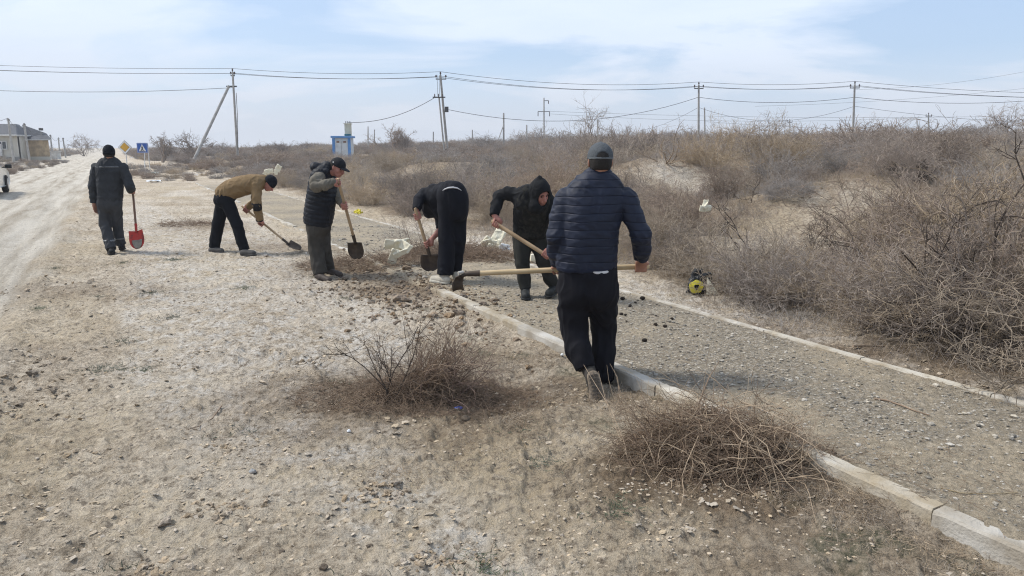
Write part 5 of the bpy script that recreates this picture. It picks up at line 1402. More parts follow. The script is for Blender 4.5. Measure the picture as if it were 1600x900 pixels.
def trousers(parent, hips, legs, m, name='trousers', wr=.007, res=.009, seed=0., extra=None, quilt=None):
    """hips: bar slices; legs: list of [(p, r), ...]"""
    pts = [h_[0] for h_ in hips] + [p for l in legs for p, _ in l]; lo, hi = bbox(pts, .24)
    F = Fld(lo, hi, res); bars(F, hips, .02)
    for l in legs:
        T_ = Fld(lo, hi, res)
        for (a, ra), (b, rb) in zip(l[:-1], l[1:]): T_.cone(a, b, ra, rb, .02)
        n_ = nz(l[-1][0] - l[-2][0]); T_.cut(l[-1][0] + n_ * .01, n_)
        h = np.maximum(.035 - np.abs(F.d - T_.d), 0) / .035; F.d = np.minimum(F.d, T_.d) - h * h * .035 * .25
    if extra: extra(F)
    o = cloth(name, F, m, parent, wr, 7.5, seed=seed, st=(1, 1, .55), quilt=quilt); return o, F
def jacket(parent, sl, arms, m, name='jacket', wr=.007, res=.008, k=.03, collar=None, quilt=None, seed=0., hem=None, extra=None, it=1, ws=9.):
    pts = [h_[0] for h_ in sl] + [p for l in arms for p, _ in l]; lo, hi = bbox(pts, .27)
    F = Fld(lo, hi, res); bars(F, sl)
    if hem is not None: F.cut(*hem)
    for l in arms:
        T_ = Fld(lo, hi, res)
        for (a, ra), (b, rb) in zip(l[:-1], l[1:]): T_.cone(a, b, ra, rb, .02)
        n_ = nz(l[-1][0] - l[-2][0]); T_.cut(l[-1][0] + n_ * .008, n_)
        h = np.maximum(k - np.abs(F.d - T_.d), 0) / k; F.d = np.minimum(F.d, T_.d) - h * h * k * .25
    if collar: F.cone(collar[0], collar[1], collar[2], collar[3], .02)
    if extra: extra(F)
    o = cloth(name, F, m, parent, wr, ws, quilt=quilt, seed=seed, it=it); return o, F
def body(parent, hc, f, u, neck, torso, limbs, hands, m=M_SKIN, eyes=True, shrink=.03):
    Vs, Fs, nb = [], [], 0
    def put(F, it=1):
        nonlocal nb
        V, Q = F.net(); V = smooth_v(V, Q, it); Vs.append(V); Fs.append(Q + nb); nb += len(V)
    lo, hi = bbox([hc, neck], .16); F = Fld(lo, hi, .0045); R = head(F, hc, f, u, neck=neck); put(F)
    lo, hi = bbox([t_[0] for t_ in torso] + [p for l in limbs for p, _ in l] + [neck], .2); F = Fld(lo, hi, .012)
    bars(F, [(c, r, max(w_ - shrink, .05), max(d - shrink, .04)) for c, r, w_, d in torso])
    F.cone(torso[-1][0], neck, .08, .055, .03)
    for i_, l in enumerate(limbs):
        for (a, ra), (b, rb) in zip(l[:-1], l[1:]):
            if i_ >= 2 and b is l[-1][0]: b = a + (np.array(b) - a) * .80; rb = .034
            F.cone(a, b, ra, rb, .02)
    put(F)
    for fn, ctr in hands:
        F = Fld(np.array(ctr) - .15, np.array(ctr) + .15, .0038); fn(F); put(F)
    o = link('body', mesh_np('body', np.concatenate(Vs), np.concatenate(Fs), m, True), parent)
    if eyes:
        r, f_, u_ = R
        for s_ in (-1, 1):
            E = Fld(hc + f_ * .07 + r * s_ * .031 - .03, hc + f_ * .07 + r * s_ * .031 + .03, .004); E.ell(hc + f_ * .068 + r * s_ * .031 + u_ * .004, R, (.011, .011, .009), .002)
            V, Q = E.net(); link('eye', mesh_np('eye', V, Q, M_EYE, True), parent)
            MBb = MB().tube([hc + f_ * .091 + r * s_ * .017 + u_ * .024, hc + f_ * .086 + r * s_ * .032 + u_ * .028, hc + f_ * .075 + r * s_ * .047 + u_ * .024], [.003, .004, .002], 6)
            MBb.build('eyebrow', M_HAIR, parent, True)
    return R, o
def hair(parent, hc, R, level=.03, thick=.006, front=.03):
    r, f, u = R; F = Fld(hc - .16, hc + .16, .0055)
    F.ell(hc + u * .028 - f * .012, R, (.075 + thick, .093 + thick, .092 + thick), .01); F.ell(hc - f * .035 - u * .02, R, (.066 + thick * .6, .062 + thick, .075), .02)
    F.cut(hc + f * front, nz(f - u * .55)); F.cut(hc - u * .052, -u)
    return cloth('hair', F, M_HAIR, parent, .001, 30)
def cap(parent, hc, R, m_crown, m_brim, tilt=.0, backwards=False, arch=False, level=.028):
    r, f, u = R; f2 = nz(f - u * tilt); u2 = nz(u + f * tilt); Rt = [r, f2, u2]
    F = Fld(hc - .22, hc + .22, .0055)
    F.ell(hc + u2 * .035 - f * .006, Rt, (.088, .106, .098), .01); F.cut(hc + u2 * level, -u2)
    if arch: F.cone(hc - f2 * .15 + u2 * (level + .008), hc - f2 * .03 + u2 * (level + .008), .040, .040, .004, 's')
    F.ell(hc + u2 * .133 - f * .006, Rt, (.008, .008, .006), .003)
    o = cloth('cap', F, m_crown, parent, .0012, 22)
    Bm = Fld(hc - .22, hc + .22, .0055); s_ = -1 if backwards else 1
    Bm.ell(hc + f2 * .105 * s_ + u2 * (level + .006), Rt, (.074, .075, .020), .01)
    I_ = Bm.copy(); Bm.ell(hc + f2 * .105 * s_ + u2 * (level - .010), Rt, (.09, .10, .022), .004, 's'); Bm.ell(hc + u2 * .03, Rt, (.08, .098, .09), .004, 's')
    cloth('brim', Bm, m_brim, o, 0)
    if arch:
        S_ = Fld(hc - .16, hc + .16, .005); S_.ell(hc + u2 * .035 - f * .006, Rt, (.0905, .1085, .10), .01)
        S_.cut(hc + u2 * (level + .013), u2); S_.cut(hc + u2 * level, -u2); S_.cut(hc - f2 * .02, f2)
        cloth('strap', S_, mat('cap_strap', (.15, .165, .175), scale=20), o, 0)
    return o
def beanie(parent, hc, R, m, level=.0, tilt=.25, top=.0):
    r, f, u = R; u2 = nz(u + f * tilt * .6); f2 = nz(f - u * tilt * .6)
    F = Fld(hc - .2, hc + .2, .006)
    F.ell(hc + u * (.036 + top) - f * .014, R, (.089, .107, .104 + top), .01); F.cut(hc + u2 * level, -u2)
    o = cloth('beanie', F, m, parent, .003, 12)
    C_ = Fld(hc - .2, hc + .2, .006); C_.ell(hc + u * (.036 + top) - f * .014, R, (.094, .112, .109 + top), .01); C_.cut(hc + u2 * (level + .035), u2); C_.cut(hc + u2 * (level - .002), -u2)
    cloth('cuff', C_, m, o, .002, 16); return o
def shell(name, src, m, parent, p, n_, th, extra=None, off=.0035):
    """a strip of cloth lying on a garment, between two planes"""
    F = src.copy(); F.off(off); F.cut(np.array(p) + nz(n_) * th / 2, n_, .002); F.cut(np.array(p) - nz(n_) * th / 2, -np.array(n_), .002)
    if extra: extra(F)
    V, Q = F.net(); return link(name, mesh_np(name, V, Q, m, True), parent)

M_WOOD = mat('worn_ash_handle', (.42, .30, .18), (.28, .19, .11), scale=6, rough=.6, stretch=(1, 1, 1), bump=.001)
M_WOODP = mat('pale_pine_handle', (.56, .43, .26), (.44, .33, .19), scale=6, rough=.6, bump=.001)
M_WOODD = mat('dark_wood_handle', (.17, .10, .065), (.11, .065, .045), scale=6, rough=.65, bump=.001)
M_RUST = mat('rusty_blade', (.10, .075, .055), (.055, .042, .034), scale=14, rough=.65, metal=.4)
M_RED = mat('red_paint', (.40, .035, .025), (.16, .03, .025), scale=14, rough=.5, lo=.5, hi=.62)
M_SOIL = mat('soil_crust', (.30, .27, .22), (.20, .18, .15), scale=20, rough=.95, bump=.02)
def shovel(top, neck_, tip, nrm, label, m_h, m_b, m_s=None, w_=.20, hr=.017, soil=None, name='shovel', bendp=0.0):
    top, neck_, tip = map(np.array, (top, neck_, tip)); e = empty(name, tip, label, 'shovel', None)
    ax = nz(neck_ - top); mid = (top + neck_) / 2 + np.array([0, 0, bendp])
    hb = neck_ - ax * .10
    MB().tube([top, top + ax * .01, mid, hb, hb + ax * .04], [hr * .8, hr, hr * 1.02, hr, hr * .9], 10).build('handle', m_h, e, True)
    MB().tube([hb - ax * .02, neck_ - ax * .02, neck_ + ax * .02], [hr * 1.25, hr * 1.15, hr * .9], 10).build('socket', m_s or m_b, e, True)
    d = nz(tip - neck_); L = np.linalg.norm(tip - neck_); n_ = nz(np.array(nrm) - d * (np.array(nrm) @ d)); s_ = np.cross(d, n_)
    nu, nv = 13, 15; V = []
    for j in range(nv):
        t = j / (nv - 1)
        hw = w_ / 2 * (min(1, .90 + .25 * t) if t < .45 else math.sqrt(max(0.0, 1 - ((t - .45) / .56) ** 2.3)) * 1.0)
        for i in range(nu):
            q = i / (nu - 1) * 2 - 1
            cup = .032 * (q * q) * (1 - .3 * t) - .016 * math.exp(-(q / .2) ** 2) * (1 - t) + .02 * t * t
            lip = -.012 * (abs(q) ** 1.5) * (t < .001)
            V.append(neck_ + d * (t * L + lip) + s_ * q * hw + n_ * cup)
    V = np.array(V); F_ = [(j * nu + i, j * nu + i + 1, (j + 1) * nu + i + 1, (j + 1) * nu + i) for j in range(nv - 1) for i in range(nu - 1)]
    o = link('blade', mesh_np('blade', V, F_, m_b, True), e); md = o.modifiers.new('thickness', 'SOLIDIFY'); md.thickness = .003
    if soil:
        V2 = [p for j in range(nv // 2, nv) for p in V[j * nu + 2:j * nu + nu - 2]]; V2 = np.array(V2); m2 = nu - 4; k2 = nv - nv // 2
        V2 = V2 + n_ * .006 * soil + n_ * soil * (.010 * np.abs(noise3(V2[:, 0] * 30, V2[:, 1] * 30, V2[:, 2] * 30)))[:, None]
        F2 = [(j * m2 + i, j * m2 + i + 1, (j + 1) * m2 + i + 1, (j + 1) * m2 + i) for j in range(k2 - 1) for i in range(m2 - 1)]
        so = link('stuck_soil', mesh_np('stuck_soil', V2, F2, M_SOIL, True), o); so.modifiers.new('thickness', 'SOLIDIFY').thickness = .004
    return e

# ------------------------------------------------ 1: man walking away with the red shovel
def person_walk():
    Y = G(180, 396, -.03)[1]
    p = lambda a, b, d=0.0: W(a, b, Y + d)
    g = p(180, 396); e = empty('person', (g[0], Y, -.03), 'person in charcoal work suit and black beanie walking away with a red shovel', 'person')
    f = nz((-.25, .97, 0)); r = nz((.97, .25, 0)); u = np.array([0, 0, 1.])
    ms = fabric('charcoal_workwear', (.034, .037, .042), .7, .75)
    hips = [(p(171, 304), r, .165, .125), (p(171, 320), r, .172, .13)]
    knA, knB = p(164, 350, -.02), p(183, 350, .10); anA, anB = p(174, 389, -.16), p(189, 381, .16)
    legs = [[(p(162, 318), .098), (knA, .082), (p(171, 378, -.10), .080), (anA, .078)], [(p(181, 318), .098), (knB, .080), (p(186, 372, .14), .076), (anB, .076)]]
    _, TF = trousers(e, hips, legs, fabric('faded_charcoal_workwear', (.048, .050, .055), .7, .8), wr=.011, seed=1)
    sl = [(p(172, 311), r, .178, .13), (p(172, 300), r, .185, .135), (p(172, 282), r, .195, .135), (p(172, 266), r, .205, .125), (p(171, 257), r, .175, .10), (p(171, 250), r, .08, .07)]
    shA, shB = p(150, 262), p(193, 262); elA, elB = p(145, 292, -.02), p(203, 292, -.04); wrA, wrB = p(147, 316, .0), p(203, 297, .22)
    _, JF = jacket(e, sl, [[(shA, .075), (elA, .066), (wrA, .055)], [(shB, .075), (elB, .068), (p(205, 295, .05), .060), (wrB, .052)]], ms, collar=(p(171, 252), p(171, 246), .070, .066), seed=2, wr=.008, hem=(p(172, 316), (0, 0, -1)))
    stripe = mat('grey_reflective_tape', (.16, .165, .17), scale=9, rough=.4)
    def lim(F): F.cut(p(190, 262), (1, 0, 0)); F.cut(p(152, 262), (-1, 0, 0)); F.cut(p(171, 262, -.02), f)
    shell('reflective_stripe', JF, stripe, e, p(171, 260.5), (0, 0, 1), .016, lim)
    shell('reflective_stripe', TF, stripe, e, p(180, 374.5), (0, 0, 1), .03)
    shell('waistband', JF, ms, e, p(172, 308), (0, 0, 1), .05, off=.006)
    hc = p(170.5, 240); c_h = p(207.5, 299, .25)
    R, _ = body(e, hc, nz((-.42, .9, 0)), u, p(171, 252), [(s_[0], s_[1], s_[2], s_[3]) for s_ in sl[:5]], [[(shA, .045), (elA, .04), (p(147, 319), .028)], [(shB, .045), (elB, .04), (wrB, .03)], [(p(162, 318), .07), (knA, .05), (anA, .04)], [(p(181, 318), .07), (knB, .05), (anB, .04)]],
                [(lambda F: loose_hand(F, p(147, 318), (.05, .1, -1), (.9, .2, 0), (.2, .95, 0)), p(147, 326)), (lambda F: grip(F, c_h, (.1, 0, 1), wrB, .017), c_h)])
    beanie(e, hc, R, fabric('black_knit', (.009, .011, .016), .7, .95), level=-.022, tilt=.12)
    hair(e, hc, R, front=-.01)
    blk = fabric('dark_boot', (.022, .022, .022), .7, .6)
    shoe(e, p(176, 398.5, -.24), p(170, 396, .05), blk, blk, anA + (0, 0, .02)); shoe(e, p(190, 391, .08), p(193, 389, .4), blk, blk, anB + (0, 0, .02))
    shovel(p(207, 294, .25), p(213, 361, .05), p(217, 389, -.02), (0.1, -1, .1), 'red bladed shovel with a dark handle held by the worker walking away', M_WOODD, M_RED, M_RED, w_=.235, soil=1)
person_walk()

# ------------------------------------------------ 2: brown jacket, bent over his shovel
def person_brown():
    Y = G(360, 397, -.03)[1]
    p = lambda a, b, d=0.0: W(a, b, Y + d)
    g = p(352, 397); e = empty('person', (g[0], Y, -.03), 'person in a brown jacket, black trousers and black beanie bending over a shovel', 'person')
    side = np.array([0, 1., 0])
    mp_ = fabric('black_trousers', (.008, .009, .013), .7, .9)
    hips = [(p(357, 302), side, .165, .135), (p(349, 312), side, .17, .135)]
    knA, knB = p(341, 350, .12), p(370, 350, -.12); anA, anB = p(335, 386, .14), p(382, 390, -.14)
    legs = [[(p(348, 317, .08), .108), (knA, .092), (p(337, 374, .14), .088), (anA, .085)], [(p(355, 316, -.08), .108), (knB, .088), (p(378, 378, -.13), .082), (anB, .080)]]
    trousers(e, hips, legs, mp_, wr=.007, seed=3)
    mj = fabric('brown_canvas_jacket', (.215, .145, .075), .8, .85)
    sl = [(p(352, 302), side, .175, .140), (p(362, 296), side, .185, .150), (p(376, 291), side, .20, .155), (p(392, 287.5), side, .21, .145), (p(404, 285), side, .19, .115), (p(410, 283), side, .10, .08)]
    shA, shB = p(401, 290, -.15), p(401, 290, .15); elA, elB = p(402, 320, -.24), p(398, 316, .2); wrA, wrB = p(406, 344, -.1), p(385, 326, .20)
    elA = p(401, 319, -.2)
    _, JF = jacket(e, sl, [[(shA, .080), (elA, .070), (wrA, .056)], [(shB, .078), (elB, .062), (p(388, 324, .2), .052)]], mj, collar=(p(406, 284), p(414, 280), .068, .066), seed=4, wr=.010, k=.03)
    mk = fabric('black_elbow_patch', (.02, .018, .02), .7, .9)
    nrm = nz(wrA - elA)
    def lim(F): F.cut(p(401, 320, -.02), (0, 1, 0))
    shell('elbow_patch', JF, mk, e, elA + nrm * .03, nrm, .13, lim)
    def lim2(F): F.cut(p(401, 320, -.02), (0, 1, 0))
    shell('cuff_band', JF, mk, e, wrA, nrm, .025, lim2)
    hc = p(421, 287); hf = nz((.62, -.12, -.70)); hu = nz((.70, 0, .55))
    hand1, hand2 = p(407.5, 350, -.08), p(384, 329, .18)
    hax = nz(p(452, 384, -.1) - hand1)
    R, _ = body(e, hc, hf, hu, p(411, 283), sl[:5], [[(shA, .045), (elA, .04), (wrA, .03)], [(shB, .045), (elB, .04), (wrB, .03)], [(p(348, 317, .08), .07), (knA, .05), (anA, .04)], [(p(355, 316, -.08), .07), (knB, .05), (anB, .04)]],
                [(lambda F: grip(F, hand1, hax, wrA, .017, -1), hand1), (lambda F: grip(F, hand2, hax, wrB + (0, 0, .04), .017), hand2)], M_SKINR)
    beanie(e, hc, R, fabric('black_knit', (.010, .012, .018), .7, .95), level=.004, tilt=.1)
    hair(e, hc, R, front=-.02)
    grey = fabric('dusty_shoe', (.10, .095, .09), .7, .8)
    shoe(e, p(328, 395.5, .12), p(345, 395.5, .05), grey, grey, anA + (0, 0, .02)); shoe(e, p(377, 400, -.18), p(398, 399, -.26), grey, grey, anB + (0, 0, .02))
    shovel(p(378, 322, .22), p(450, 380.5, -.14), p(469, 392, -.2), (.2, -.35, .9), 'rusty shovel with a long worn handle scraping the ground beside the brown jacket worker', M_WOOD, M_RUST, w_=.17)
person_brown()

# ------------------------------------------------ 3: vest and cap, standing with shovel
def person_vest():
    Y = G(508, 434, -.04)[1]
    p = lambda a, b, d=0.0: W(a, b, Y + d)
    g = p(505, 434); e = empty('person', (g[0], Y, -.04), 'person in black quilted vest, grey sweater and black cap standing with a shovel', 'person')
    f = nz((.93, -.36, 0)); r = np.cross(f, (0, 0, 1.)); r = nz(r)      # his right side points to the camera
    mt = fabric('grey_brown_trousers', (.060, .055, .048), .7, .9)
    hips = [(p(497, 338), r, .155, .135), (p(498, 354), r, .16, .145)]
    knA, knB = p(494, 390, -.02), p(507, 390, .10); anA, anB = p(500, 427, -.08), p(514, 421, .16)
    legs = [[(p(493, 355, -.06), .112), (knA, .095), (p(498, 415, -.06), .092), (anA, .092)], [(p(503, 355, .08), .105), (knB, .085), (p(511, 410, .14), .080), (anB, .080)]]
    trousers(e, hips, legs, mt, wr=.010, seed=5)
    mv = fabric('black_quilted_vest', (.007, .009, .015), .7, .6, spec=.25)
    ax_ = nz(p(508, 268) - p(496, 340))
    def quilt(V): q = ((V - p(496, 340)) @ ax_) / .058; return .007 * np.abs(np.sin(np.pi * q)) ** .6 - .004
    sl = [(p(497, 344), r, .19, .172), (p(499, 330), r, .20, .175), (p(502, 310), r, .20, .172), (p(504, 290), r, .20, .150), (p(505, 276), r, .19, .115), (p(507, 268), r, .12, .085)]
    _, VF = jacket(e, sl, [], mv, 'vest', wr=.004, quilt=quilt, seed=6, hem=(p(497, 352), -ax_), collar=(p(508, 268), p(511, 262), .078, .080))
    H_ = Fld(*bbox([p(497, 262), p(510, 270)], .2), .007); H_.cone(p(492, 262, -.04), p(492, 262, .1), .055, .055, .02); H_.cone(p(498, 268, -.11), p(510, 268, -.10), .045, .04, .03); H_.cone(p(492, 260), p(505, 261), .05, .05, .04)
    cloth('vest_hood', H_, mv, e, .006, 12)
    mg = fabric('grey_sweater', (.155, .14, .115), .75, .95)
    shA, shB = p(498, 279, -.17), p(514, 279, .16); elA = p(494, 289, -.27); wrA = p(521, 284, -.30); elB, wrB = p(524, 305, .1), p(535, 319, -.02)
    elA = p(494, 291, -.30)
    lo, hi = bbox([shA, shB, elA, wrA, elB, wrB], .12); F = Fld(lo, hi, .008)
    for l in ([(shA + (0, .03, .01), .078), (p(494, 283, -.26), .074), (elA, .070), (p(508, 289, -.32), .062), (wrA, .046)], [(shB, .07), (elB, .064), (wrB, .048)]):
        for (a, ra), (b, rb) in zip(l[:-1], l[1:]): F.cone(a, b, ra, rb, .03)
    F.cut(wrA + (.015, 0, 0), (1, 0, 0)) if False else None
    cloth('sweater_sleeves', F, mg, e, .010, 10, seed=8)
    hc = p(527, 262); hf = nz((.86, -.30, -.42)); hu = nz((.36, -.05, .93))
    h1, h2 = p(528, 284, -.27), p(539.5, 322, -.16); hax = nz(h2 - h1)
    R, _ = body(e, hc, hf, hu, p(511, 270), sl[:5], [[(shA, .045), (elA, .04), (wrA, .03)], [(shB, .045), (elB, .04), (wrB, .03)], [(p(493, 355, -.06), .07), (knA, .05), (anA, .04)], [(p(503, 355, .08), .07), (knB, .05), (anB, .04)]],
                [(lambda F: grip(F, h1, hax, wrA + (.03, 0, 0), .019, 1), h1), (lambda F: grip(F, h2, hax, wrB, .019, -1), h2)], M_SKINR)
    hair(e, hc, R, front=.0)
    mc = fabric('black_cap', (.014, .015, .019), .7, .8)
    cap(e, hc, R, mc, mc, tilt=.12, level=.022)
    c_ = hc + R[0] * .083 - R[1] * .03 + R[2] * .06; MB().box(c_, (.003, .009, .007), R).build('cap_patch', M_WHITE, e)
    br = fabric('brown_leather_shoe', (.075, .06, .052), .7, .6)
    shoe(e, p(494, 437, -.10), p(515, 443, -.24), br, br, anA + (0, 0, .0)); shoe(e, p(512, 430, .16), p(532, 434, .02), br, br, anB + (0, 0, .0))
    shovel(p(527.5, 279, -.28), p(555, 379, .10), p(559, 403, .16), (-.1, -1, .1), 'rusty round shovel with a tall wooden handle held upright by the vest wearing worker', M_WOOD, M_RUST, w_=.215, hr=.019)
person_vest()

# ------------------------------------------------ 4: bent right over, seen from behind
def person_bent():
    Y = G(700, 441, .04)[1]
    p = lambda a, b, d=0.0: W(a, b, Y + d)
    g = p(702, 441); e = empty('person', (g[0], Y, .04), 'person in black with cream trainers, bent right over and digging, back turned', 'person')
    r = nz((.93, -.36, 0))
    mt = fabric('black_track_trousers', (.007, .008, .013), .7, .85)
    hips = [(p(706, 302, -.01), r, .175, .150), (p(708, 314), r, .185, .155), (p(708, 330), r, .18, .135)]
    knA, knB = p(698, 375, -.03), p(716, 374, .06); anA, anB = p(696, 428, -.06), p(711, 421, .12)
    legs = [[(p(699, 328), .112), (knA, .100), (p(697, 410, -.05), .098), (anA, .100)], [(p(716, 328, .04), .108), (knB, .092), (p(712, 405, .1), .088), (anB, .088)]]
    trousers(e, hips, legs, mt, wr=.006, seed=9)
    mj = fabric('black_hooded_top', (.010, .011, .016), .7, .85)
    sl = [(p(706, 301, .0), r, .150, .105), (p(698, 301, .10), r, .17, .125), (p(688, 307, .22), nz((.85, -.2, .45)), .18, .125), (p(679, 318, .34), nz((.8, -.1, .55)), .175, .115), (p(674, 328, .40), nz((.8, 0, .5)), .12, .09)]
    shA, shB = p(664, 303, .28), p(688, 338, .34); elA = p(655, 312, .16); wrA = p(651, 327, .04); elB, wrB = p(690, 357, .16), p(679, 368, .06)
    _, JF = jacket(e, sl, [[(shA, .078), (elA, .066), (wrA, .050)], [(shB, .075), (elB, .062), (p(687, 360, .14), .058)]], mj, 'hooded_top', seed=10, wr=.007, k=.05, extra=lambda F: F.cone(p(690, 330, .2), p(678, 300, .26), .11, .10, .04))
    mw = mat('white_shirt_hem', (.6, .6, .62), scale=9, rough=.8)
    Wb = Fld(*bbox([p(706, 296)], .32), .007); Wb.ell(p(706, 302, -.005), [r, nz((.36, .93, 0)), (0, 0, 1)], (.15, .155, .118), .01); Wb.cut(p(706, 296), (0, 0, -1)); Wb.cut(p(706, 290.7), (0, 0, 1))
    Wb.cut(p(722, 290), (1, 0, 0)); Wb.cut(p(690, 290), (-1, 0, 0))
    V_, Q_ = Wb.net(); link('shirt_hem', mesh_np('shirt_hem', V_, Q_, mw, True), e)
    MB().tube([p(690, 299, -.11), p(695, 295.5, -.145), p(701, 293.3, -.158), p(708, 292.8, -.160), p(715, 294, -.155), p(721, 297.5, -.13)], [.003, .007, .009, .009, .007, .003], 8).build('waist_strip', mw, e, True)
    hc = p(690, 348, .50); hf = nz((-.3, .3, -.9)); hu = nz((-.25, .5, -.8)); hu = nz((-.5, .7, -.5))
    h1, h2 = p(651, 338, .0), p(668, 382, .02); hax = nz(h2 - h1)
    R, _ = body(e, hc, nz((-.1, -.5, -.85)), nz((.1, .85, -.5)), p(680, 332, .42), sl[:4], [[(shA, .045), (elA, .04), (wrA, .03)], [(shB, .045), (elB, .04), (p(684, 364, .1), .036), (p(675, 373, .05), .031)], [(p(699, 328), .07), (knA, .05), (anA, .04)], [(p(716, 328, .04), .07), (knB, .05), (anB, .04)]],
                [(lambda F: grip(F, h1, hax, wrA + (0, 0, -.02), .019, 1), h1), (lambda F: grip(F, h2, hax, p(675, 373, .05), .019, -1), h2)], M_SKINR)
    hair(e, hc, R)
    cr = fabric('cream_trainer', (.52, .48, .40), .8, .7); so = mat('cream_sole', (.55, .52, .44), scale=9, rough=.7)
    shoe(e, p(701, 444, -.12), p(680, 441, .0), cr, so, anA + (0, 0, -.01), sole=.035, w_=.05); shoe(e, p(712, 437, .02), p(712, 430, .3), cr, so, anB + (0, 0, .0), sole=.035, w_=.05)
    shovel(p(648.5, 325, -.03), p(671, 398, .06), p(673, 422, .10), (.05, -1, .1), 'earth coated shovel being driven into brown brush by the bent over worker', M_WOOD, M_RUST, w_=.23, hr=.019)
person_bent()

# ------------------------------------------------ 5: hooded, facing the camera
def person_hood():
    Y = G(838, 462, .04)[1]
    p = lambda a, b, d=0.0: W(a, b, Y + d)
    g = p(840, 462); e = empty('person', (g[0], Y, .04), 'person in black with the hood up, facing the camera over a slanting handle', 'person')
    r = nz((.96, .22, .0)); f = nz((.25, -.95, 0))
    mt = fabric('dark_khaki_trousers', (.030, .030, .027), .65, .9)
    hips = [(p(829, 352, .08), r, .165, .125), (p(829, 368, .08), r, .175, .13)]
    knA, knB = p(816, 412, .0), p(850, 408, .02); anA, anB = p(821, 450, -.02), p(866, 446, .04)
    legs = [[(p(816, 372, .06), .105), (knA, .080), (p(819, 436, .0), .070), (anA, .062)], [(p(840, 372, .08), .105), (knB, .082), (p(860, 436, .04), .070), (anB, .062)]]
    trousers(e, hips, legs, mt, wr=.009, seed=12)
    mj = fabric('black_jacket', (.010, .011, .013), .7, .85); mv = mat('dark_camouflage_vest', (.022, .021, .018), (.010, .010, .009), scale=26, rough=.9, lo=.44, hi=.56)
    sl = [(p(829, 366, .06), r, .18, .135), (p(829, 352, .04), r, .19, .14), (p(831, 334, -.04), r, .20, .14), (p(833, 316, -.10), r, .21, .13), (p(834, 305, -.12), r, .19, .105), (p(836, 300, -.14), r, .12, .08)]
    shA, shB = p(808, 305, -.10), p(860, 318, -.08); elA = p(778, 304, -.06); wrA = p(772, 336, -.16); elB, wrB = p(872, 356, -.16), p(862, 388, -.28)
    elA = p(780, 307, -.04)
    _, JF = jacket(e, sl, [[(shA, .080), (p(793, 302, -.07), .070), (elA, .064), (p(775, 322, -.1), .060), (wrA, .050)], [(shB, .080), (elB, .066), (wrB, .050)]], mj, 'hooded_jacket', seed=13, wr=.008, k=.035, hem=(p(829, 374), (0, 0, -1)))
    V2 = Fld(*bbox([s_[0] for s_ in sl], .27), .008); bars(V2, [(c, rr_, a * .97, b + .010) for c, rr_, a, b in sl[:5]]); V2.cut(p(829, 371), (0, 0, -1))
    cloth('vest', V2, mv, e, .007, 9, seed=14)
    hc = p(844, 303, -.22); hf = nz((.50, -.72, -.42)); hu = nz((.12, -.38, .92)); hf = nz(hf - hu * (hf @ hu))
    h1 = p(776, 350, -.22); h2 = p(853, 398, -.34); hax = nz(h2 - h1)
    R, _ = body(e, hc, hf, hu, p(838, 308, -.16), sl[:5], [[(shA, .045), (elA, .04), (wrA, .03)], [(shB, .045), (elB, .04), (wrB, .03)], [(p(816, 372, .06), .07), (knA, .05), (anA, .04)], [(p(840, 372, .08), .07), (knB, .05), (anB, .04)]],
                [(lambda F: grip(F, h1, hax, wrA, .02, -1), h1), (lambda F: grip(F, h2, hax, wrB, .02, 1), h2)], M_SKINR)
    r_, f_, u_ = R
    H_ = Fld(hc - .28, hc + .28, .006)
    H_.ell(hc + u_ * .03 - f_ * .015, R, (.108, .122, .130), .02); H_.cone(hc + u_ * .07 - f_ * .04, hc + u_ * .165 - f_ * .05, .08, .022, .05); H_.cone(hc - u_ * .05 - f_ * .06, p(832, 312, -.10), .10, .13, .05); H_.cone(hc - u_ * .09 + f_ * .01, p(838, 322, -.22), .08, .09, .05)
    H_.ell(hc + f_ * .10 - u_ * .018, R, (.066, .11, .088), .012, 's')
    cloth('hood', H_, mj, e, .005, 13, seed=15)
    hair(e, hc, R, front=.04)
    bt = fabric('dark_boot', (.028, .03, .03), .7, .6)
    shoe(e, p(820, 461, .06), p(822, 469, -.2), bt, bt, anA + (0, 0, .02), w_=.05); shoe(e, p(869, 456, .10), p(858, 464, -.12), bt, bt, anB + (0, 0, .02), w_=.05)
    shovel(p(768, 345, -.20), p(893, 424, -.40), p(918, 441, -.45), (.3, -.6, .7), 'tool with a thick wooden shaft held slanting down by the hooded worker', M_WOOD, M_RUST, w_=.2, hr=.021)
person_hood()

